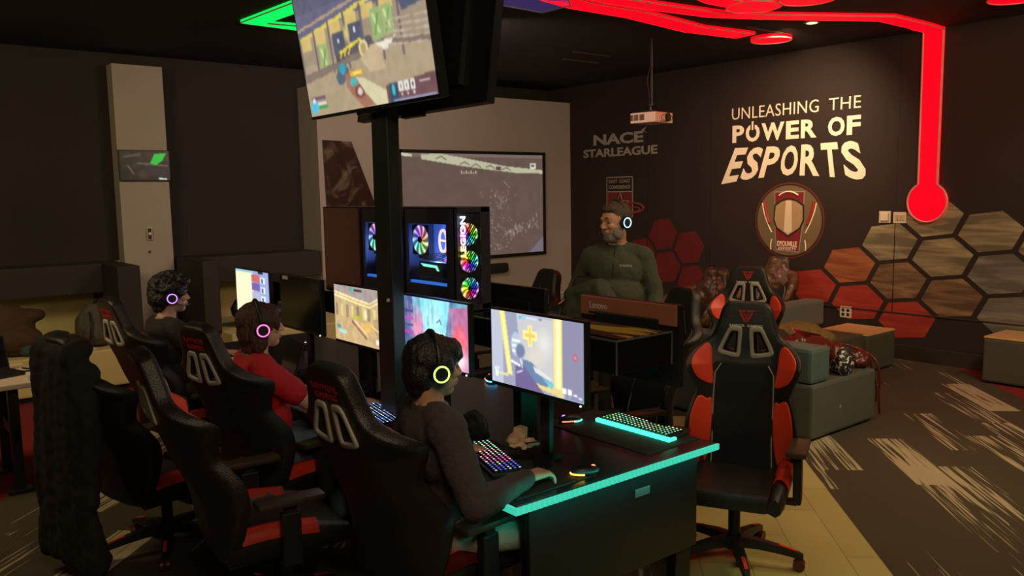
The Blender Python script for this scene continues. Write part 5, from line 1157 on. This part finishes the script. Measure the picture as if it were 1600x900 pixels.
def head_bm(c,R_,k=1,beard=False,chub=0):
    bm=B()
    def E(p,s,r=None): ell(bm,c+R_@(V(p)*k),[q*k for q in s],rot=R_ if r is None else R_@r,n=3)
    def K(p,a,q,b): caps(bm,c+R_@(V(p)*k),a*k,c+R_@(V(q)*k),b*k,12)
    E((-.012,0,.022),(.098,.076,.098)); E((.030,0,.010),(.062,.066,.085)); E((.030,0,-.045),(.060,.060+chub,.065)); E((.055,0,-.085),(.034,.034+chub*.6,.028)); E((.010,0,-.070),(.055,.055+chub,.045))
    K((.086,0,.018),.009,(.108,0,-.022),.0125); E((.100,.011,-.026),(.011,.008,.008)); E((.100,-.011,-.026),(.011,.008,.008))
    K((.083,.030,.030),.011,(.088,.008,.026),.010); K((.083,-.030,.030),.011,(.088,-.008,.026),.010)
    K((.092,.016,-.050),.007,(.096,-.0,-.048),.008); K((.092,-.016,-.050),.007,(.096,0,-.048),.008); K((.089,.014,-.062),.008,(.093,0,-.063),.009); K((.089,-.014,-.062),.008,(.093,0,-.063),.009)
    E((.062,.036,-.018),(.030,.022,.022)); E((.062,-.036,-.018),(.030,.022,.022))
    for s in (-1,1): E((-.008,s*.078,-.008),(.018,.010,.031),Matrix.Rotation(s*.3,3,'Z'))
    return bm
def person(label,root,yaw,pelvis,neck,headc,hyaw,hpitch,hands,knees,feet,skin,shirt,pants,hair,hairm,ring,hk=1.0,drop=.055,longs=True,ks=1.0,girth=1.0,beard=False,mic=True,standing=False,curls=(.6,.6),shoe=None,pose_tilt=0,handdir=None,headset_m=None,shorts=False,wr=.006):
    t=thing('person',label,'person',root); O=V(root)
    yw=math.radians(yaw); F_=V((math.cos(yw),math.sin(yw),0)); Lf=V((-math.sin(yw),math.cos(yw),0)); RY=Matrix.Rotation(yw,3,'Z')
    pel=V(pelvis); nk=V(neck); hc=V(headc); up=(nk-pel).normalized()
    HR=Matrix.Rotation(math.radians(hyaw),3,'Z')@Matrix.Rotation(math.radians(-hpitch),3,'Y')
    HU=HR.copy(); HR=HR*hk
    sh=[nk+Lf*(s*.178*ks)-up*drop for s in (1,-1)]   # left, right
    W=[V(h) for h in hands]; el=[]
    for i,s in ((0,1),(1,-1)):
        el.append(elbow(sh[i],W[i],.295,.27,V((0,0,-1))*.9+Lf*s*.55-F_*.35))
    kn=[V(k) for k in knees]; ft=[V(f) for f in feet]; hp=[pel+Lf*(s*.09) for s in (1,-1)]
    def torso(bm,e,g=girth):
        a=pel; 
        tilt=Matrix.Rotation(math.atan2((nk-pel).dot(F_),(nk-pel).z),3,'Y'); RT=RY@tilt; Lt=(nk-pel).length
        ell(bm,a+up*.02,((.125+e)*g,.165+e,.12),rot=RT,n=3); ell(bm,a+up*Lt*.33+F_*.015*(g),((.115+e)*g*g,(.150+e)*g,.16),rot=RT,n=3)
        ell(bm,a+up*Lt*.66,((.118+e)*g,(.172+e)*g**.5,.17),rot=RT,n=3); ell(bm,a+up*Lt*.84-F_*.01,((.095+e),(.165+e),.09),rot=RT,n=3)
        for q in sh: caps(bm,nk-up*.04,.060+e*.6,q,.056+e)
    # body
    bm=B(); torso(bm,0)
    for i in (0,1):
        caps(bm,hp[i],.088,kn[i],.060); caps(bm,kn[i],.058,kn[i]+(ft[i]-kn[i])*.35,.056); caps(bm,kn[i]+(ft[i]-kn[i])*.35,.056,ft[i],.040)
    caps(bm,nk-up*.03,.062,hc+HR@V((-.02,0,-.06)),.056); m1=remesh(bm,.013,5)
    bm=B()
    for i in (0,1):
        caps(bm,sh[i],.052,el[i],.042); fm=el[i]+(W[i]-el[i])*.3; caps(bm,el[i],.042,fm,.043); caps(bm,fm,.043,W[i],.027)
        d=(W[i]-el[i]).normalized()
        hd=V(handdir[i]) if handdir and handdir[i] is not None else V((d.x,d.y,d.z*.2-.05))
        s=Lf*(-1 if i==0 else 1); n=V((0,0,1))
        if standing and hd.z<-.6: n=Lf*(1 if i==0 else -1); s=F_
        hand(bm,W[i]+d*.005,hd,n,s,curls[i])
    m2=remesh(bm,.0048,2); bmh=head_bm(hc,HU,hk,beard,.012 if girth>1.1 else 0); 
    caps(bmh,nk,.058,hc+HR@V((-.02,0,-.05)),.056)
    m3=remesh(bmh,.0045,2); me=joinmesh([m1,m2,m3]); me.transform(Matrix.Translation(-O)); body=link('body',me,skin,t)
    for s in (1,-1):
        bm=B(); c=hc+HR@V((.078,s*.031,.008)); ell(bm,c,(.0125,.0135,.009),rot=HR,n=2); eye=obj('eye',bm,mat('eye_white',(.16,.13,.11),.8,spec=.1),t,smooth=True,off=-O)
        bm=B(); ell(bm,c+HR@V((.0105,0,0)),(.004,.006,.006),rot=HR,n=2); obj('iris',bm,mat('iris_dark',(.02,.012,.01),.6),eye,smooth=True)
        bm=B(); tube(bm,[hc+HR@V(p) for p in ((.086,s*.048,.034),(.096,s*.032,.040),(.101,s*.014,.036))],[.002,.0042,.003],6); obj('eyebrow',bm,hairm,t,off=-O)
    bm=B(); tube(bm,[hc+HR@V(p) for p in ((.090,.022,-.0565),(.1005,.008,-.0555),(.1015,0,-.0562),(.1005,-.008,-.0555),(.090,-.022,-.0565))],[.002,.0035,.004,.0035,.002],6); obj('lips',bm,mat('lip_tone',(.36,.13,.10),.5),t,off=-O)
    # hair
    bm=B()
    for p,s_ in hair['blobs']: ell(bm,hc+HR@V(p),s_,rot=HR,n=3)
    r=random.Random(5)
    for k in range(hair.get('tufts',0)):
        a=r.random()*2*PI; e=r.random()*1.35+.1; dv=V((math.cos(a)*math.cos(e),math.sin(a)*math.cos(e),math.sin(e)))
        if dv.x>.35 and dv.z<.55: continue
        b_=V((-.015+dv.x*hair['r'][0],dv.y*hair['r'][1],.03+dv.z*hair['r'][2])); e_=b_+V((dv.x*hair['len']+(r.random()-.5)*.03+hair.get('sweep',0),dv.y*hair['len']+(r.random()-.5)*.03,dv.z*hair['len']-hair.get('drop',.01)))
        caps(bm,hc+HR@b_,hair.get('tr',.014),hc+HR@e_,.004,8)
    me=remesh(bm,.006,2); displace(me,hair.get('amp',.006),hair.get('fr',45),aniso=hair.get('an',(1,1,.25))); displace(me,hair.get('amp',.006)*.5,hair.get('fr',45)*2.3,aniso=hair.get('an',(1,1,.25)))
    me.transform(Matrix.Translation(-O)); link('hair',me,hairm,t)
    if beard:
        bm=B()
        for p,s_ in (((.052,0,-.094),(.044,.052,.036)),((.030,.052,-.060),(.044,.022,.048)),((.030,-.052,-.060),(.044,.022,.048)),((.082,.0,-.078),(.016,.028,.018))): ell(bm,hc+HR@V(p),s_,rot=HR,n=3)
        caps(bm,hc+HR@V((.094,.022,-.058)),.006,hc+HR@V((.100,.0,-.040)),.007); caps(bm,hc+HR@V((.094,-.022,-.058)),.006,hc+HR@V((.100,.0,-.040)),.007)
        me=remesh(bm,.005,2); displace(me,.003,90); me.transform(Matrix.Translation(-O)); link('beard',me,mat('grey_beard',(.22,.18,.15),.9,var=.4,vscale=60),t)
    # shirt
    bm=B(); torso(bm,.020)
    for i in (0,1):
        if longs: caps(bm,sh[i],.074,el[i],.060); caps(bm,el[i],.060,el[i]+(W[i]-el[i])*.5,.054); caps(bm,el[i]+(W[i]-el[i])*.5,.052,el[i]+(W[i]-el[i])*.93,.040)
        else: caps(bm,sh[i],.075,sh[i]+(el[i]-sh[i])*.62,.066)
    # collar band
    cb=nk+up*.005
    ring_=[]
    for k in range(12):
        a=2*PI*k/12; ring_.append(cb+F_*(.060*math.cos(a)+.004)+Lf*(.062*math.sin(a))-up*(.012 if math.cos(a)>.3 else 0))
    for k in range(12): caps(bm,ring_[k],.014,ring_[(k+1)%12],.014,8)
    me=remesh(bm,.0095,3); displace(me,wr,13,aniso=(1,1,.7),off=(yaw,0,0)); displace(me,wr*.5,34); me.transform(Matrix.Translation(-O)); sh_o=link('shirt',me,shirt,t)
    bm=B()
    for k in range(12): caps(bm,ring_[k]+up*.010,.0085,ring_[(k+1)%12]+up*.010,.0085,8)
    obj('collar',bm,mat('collar_tan',(.35,.25,.16),.8) if not beard else mat('white_undershirt',(.7,.68,.62),.8),t,off=-O,smooth=True)
    # trousers
    bm=B(); ell(bm,pel,(.150*girth**.5,.185,.13),rot=RY,n=3)
    for i in (0,1):
        caps(bm,hp[i],.108,kn[i],.088 if shorts else .078)
        if not shorts: caps(bm,kn[i],.076,ft[i]+V((0,0,.03)),.062)
    me=remesh(bm,.012,3); displace(me,.007,12); me.transform(Matrix.Translation(-O)); link('trousers',me,pants,t)
    for i in (0,1):
        fd=V((F_.x,F_.y,0)) if standing else V((F_.x,F_.y,0)); b0=V((ft[i].x,ft[i].y,0))
        bm=B(); caps(bm,b0+V((0,0,.045))-fd*.02,.042,b0+fd*.12+V((0,0,.036)),.034); caps(bm,b0+fd*.12+V((0,0,.036)),.034,b0+fd*.17+V((0,0,.030)),.028); box(bm,(-.07,-.036,0),(.20,.036,.02),.006,mx=Matrix.Translation(b0)@Matrix.Rotation(yw,4,'Z'))
        me=remesh(bm,.007,2)
        for v in me.vertices: v.co.z=max(v.co.z,.001)
        me.transform(Matrix.Translation(-O)); link('shoe',me,shoe or BLK,t)
    # headset: worn, a thing of its own
    return t,hc,HR
def headset(label,hc,HR,ring,big=1.0,rs=2.4,mic=True,k=(.112,.140),bm_=None):
    t=thing('headset',label,'headset',hc); g=HR
    bm=B(); pts=[g@V((-.012-.01*math.sin(a),.098*math.cos(a)*big,.012+k[1]*math.sin(a)*big-.01)) for a in [PI*i/20 for i in range(21)]]
    tube(bm,pts,[.011]*21,8); 
    for v in bm.verts: pass
    obj('headband',bm,BLK,t,smooth=True)
    for s in (1,-1):
        c=V((-.010,s*.098*big,-.008)); bm=B(); cyl(bm,g@c,g@(c+V((0,s*.022,0))),.042,.036,28); cyl(bm,g@(c-V((0,s*.016,0))),g@c,.038,.042,28); cup=obj('ear_cup',bm,BLK,t,auto=40)
        bm=B(); q=c+V((0,s*.023,0)); tube(bm,[g@(q+V((.0295*math.cos(a),0,.0295*math.sin(a)))) for a in [2*PI*i/32 for i in range(32)]],.0032,6,closed=True); obj('light_ring',bm,ring,cup)
    if mic:
        bm=B(); tube(bm,[g@p for p in cat([(-.0,-.105*big,-.03),(.04,-.10*big,-.055),(.085,-.065,-.065),(.105,-.03,-.062)],5)],.003,6); ell(bm,g@V((.106,-.028,-.062)),(.010,.008,.008)); obj('microphone',bm,BLK,t,smooth=True)
    return t
def ringm(n,c,s=3.0): return mat(n,(.05,.05,.05),.5,emit=c,es=s)
HB=mat('hair_black',(.012,.010,.010),.45,bump=.6,bscale=120); HBR=mat('hair_brown',(.065,.022,.012),.5,bump=.6,bscale=120,var=.3,vscale=30); HG=mat('hair_grey_brown',(.075,.050,.035),.7,bump=.6,bscale=120,var=.4,vscale=50)
CHAR=mat('charcoal_knit',(.060,.048,.046),.9,bump=.5,bscale=160); REDS=mat('red_polo_cloth',(.55,.012,.020),.75,bump=.3,bscale=200); BLKS=mat('black_tee_cloth',(.018,.014,.012),.85,bump=.3,bscale=120); OLV=mat('olive_fleece',(.060,.066,.040),.85,bump=.4,bscale=150)
GREYP=mat('pale_grey_shorts',(.38,.33,.28),.85,bump=.3,bscale=60,var=.25,vscale=7); JEAN=mat('blue_jeans',(.10,.15,.20),.85,bump=.3,bscale=120); DRK=mat('dark_trousers',(.020,.018,.018),.85); REDP=mat('black_red_shorts',(.030,.010,.010),.8)
# nearest player
t,hc,HR=person('seated person in a charcoal sweater and pale shorts, hand on a mouse, nearest player',(1.66,2.62,0),-14,(1.775,2.655,.575),(1.715,2.645,1.07),(1.733,2.637,1.222),-14,-6,
  ((2.00,2.86,.785),(1.97,2.36,.80)),((2.09,2.72,.56),(2.04,2.44,.56)),((2.14,2.74,.07),(2.10,2.44,.07)),SKIN,CHAR,GREYP,
  dict(blobs=[((-.018,0,.035),(.108,.090,.098)),((-.055,0,-.02),(.068,.082,.085)),((.045,0,.070),(.062,.078,.048)),((.082,.0,.052),(.026,.058,.030)),((.02,.076,.0),(.045,.020,.045)),((.015,-.078,.012),(.042,.018,.042)),((-.07,0,-.085),(.030,.055,.035))],tufts=55,r=(.095,.080,.085),len=.022,drop=.02,tr=.013,sweep=.012,amp=.005),HB,None,shorts=True,curls=(.5,.75),girth=.92)
headset('black headset with a green-yellow light ring on the nearest player',hc,HR,ringm('ring_lime',(.45,1,.10)),k=(.1,.135),mic=False)
# player in red
t,hc,HR=person('seated person in a red short-sleeved polo shirt with shoulder-length brown hair',(1.68,4.08,0),-8,(1.62,4.07,.58),(1.60,4.09,1.075),(1.64,4.095,1.225),-12,0,
  ((2.07,4.22,.80),(2.06,3.86,.795)),((2.06,4.19,.57),(2.06,3.96,.57)),((2.10,4.20,.07),(2.10,3.94,.07)),SKIN2,REDS,JEAN,
  dict(blobs=[((-.020,0,.030),(.108,.090,.100)),((-.060,0,-.03),(.060,.086,.10)),((-.062,0,-.11),(.040,.078,.055)),((-.02,.080,-.04),(.050,.022,.085)),((-.025,-.082,-.045),(.048,.022,.085)),((.040,0,.075),(.055,.070,.040)),((.07,.045,.03),(.022,.022,.045)),((.07,-.050,.02),(.020,.016,.045))],tufts=0,r=(.1,.08,.09),len=.02,amp=.006,fr=70,an=(1,1,.10)),HBR,None,longs=False,curls=(.5,.6))
headset('black headset with a pink light ring on the player in the red shirt',hc,HR,ringm('ring_pink',(1,.12,.35)),k=(.1,.132),mic=False)
# farthest player
t,hc,HR=person('seated person in a black t-shirt with fluffy black hair, farthest player',(1.66,5.66,0),4,(1.62,5.66,.58),(1.62,5.66,1.09),(1.665,5.665,1.245),-8,0,
  ((2.06,5.82,.79),(2.05,5.42,.79)),((2.06,5.78,.57),(2.06,5.55,.57)),((2.10,5.78,.07),(2.10,5.54,.07)),SKIN2,BLKS,REDP,
  dict(blobs=[((-.020,0,.050),(.122,.108,.110)),((-.065,0,-.0),(.080,.098,.090)),((.055,0,.095),(.070,.085,.045)),((-.07,0,-.06),(.05,.07,.05))],tufts=170,r=(.110,.10,.10),len=.040,drop=.0,tr=.015,sweep=.014,amp=.008,fr=40,an=(1,1,1)),HB,None,longs=False,shorts=True)
headset('black headset with a violet light ring on the farthest player',hc,HR,ringm('ring_violet',(.35,.15,1)),k=(.1,.15),mic=True)
# standing person
mx,my=4.32,4.14
t,hc,HR=person('standing bearded person in an olive quarter-zip pullover wearing a headset',(mx,my,0),212,(mx,my,.97),(mx+.01,my+.01,1.505),(mx-.045,my-.02,1.672),176,-8,
  ((mx-.36,my+.13,1.09),(mx-.02,my-.27,.93)) if False else ((mx-.02,my-.30,.93),(mx-.30,my+.22,1.10)),((mx+.05,my-.09,.50),(mx-.05,my+.11,.50)),((mx+.06,my-.10,.07),(mx-.04,my+.13,.07)),SKIN3,OLV,DRK,
  dict(blobs=[((-.022,0,.040),(.098,.080,.088)),((-.06,0,-.015),(.050,.072,.070)),((.030,0,.085),(.055,.062,.030))],tufts=40,r=(.085,.075,.085),len=.014,drop=0,tr=.010,amp=.003,fr=90),HG,None,ks=1.06,girth=1.22,hk=1.12,drop=.085,beard=True,standing=True,curls=(.7,.5))
headset('black headset with a blue-white light ring on the standing person',hc,HR,ringm('ring_blue',(.35,.75,1)),big=.80,k=(.1,.158))
yw=math.radians(212); Fm=V((math.cos(yw),math.sin(yw),0)); Lm=V((-math.sin(yw),math.cos(yw),0))
o_=-t.location
# quarter zip and chest lettering follow the pullover
base=V((mx,my,1.36))
bm=B(); tube(bm,[base+Fm*.165+V((0,0,-.06)),base+Fm*.150+V((0,0,0)),base+Fm*.118+V((0,0,.06)),base+Fm*.085+V((0,0,.115))],.006,6); obj('zip',bm,BLK,t,off=o_)
word('chest_lettering',"D'YOUVILLE",lambda u,v,w_:base+Fm*(.172-.012*u)+Lm*(.05+.085*u)+V((0,0,.0+.016*v)),WHT,t,bold=.03,off=o_)

# ---- small lit hubs and a tangle of cables among the keyboards
def hub(label,p,rz_,cols):
    t=thing('usb_hub',label,'hub',(p[0],p[1],.751),rz_)
    bm=B(); box(bm,(-.05,-.022,0),(.05,.022,.02),.004); obj('case',bm,BLK,t)
    for k,c in enumerate(cols):
        bm=B(); cyl(bm,(-.035+.03*k,0,.019),(-.035+.03*k,0,.023),.0045,n=10); obj('light',bm,emis('hub_light',c,3.5),t)
hub('small black hub with red and white lights beside the tall pole foot',(2.02,3.97),.4,((1,.15,.1),(1,1,.9),(.6,1,.7)))
hub('small black hub with blue and violet lights right of the black laptop',(2.12,4.52),1.2,((.2,.3,1),(.7,.2,1)))
hub('small black hub with green and white lights in front of the black monitor stand',(2.01,4.14),-.5,((.3,1,.5),(.9,.9,1)))
hub('small black hub with violet lights beside the keyboard of the farthest player',(2.02,5.02),.3,((.8,.2,1),(.5,.2,1),(1,.3,.8)))
for k,(x,y,l_) in enumerate(((2.12,4.05,'black cable tangle on the desk left of the tall pole'),(2.10,4.72,'black cable tangle on the desk by the black monitor'),(2.15,5.22,'black cable tangle on the desk under the farthest monitors'))):
    rr_=random.Random(k+3); bm=B(); tube(bm,cat([(x+rr_.uniform(-.09,.09),y+rr_.uniform(-.13,.13),.757+rr_.uniform(0,.022)) for _ in range(9)],6),.0045,6); tag(obj('cable_tangle',bm,BLK),l_,'cable')
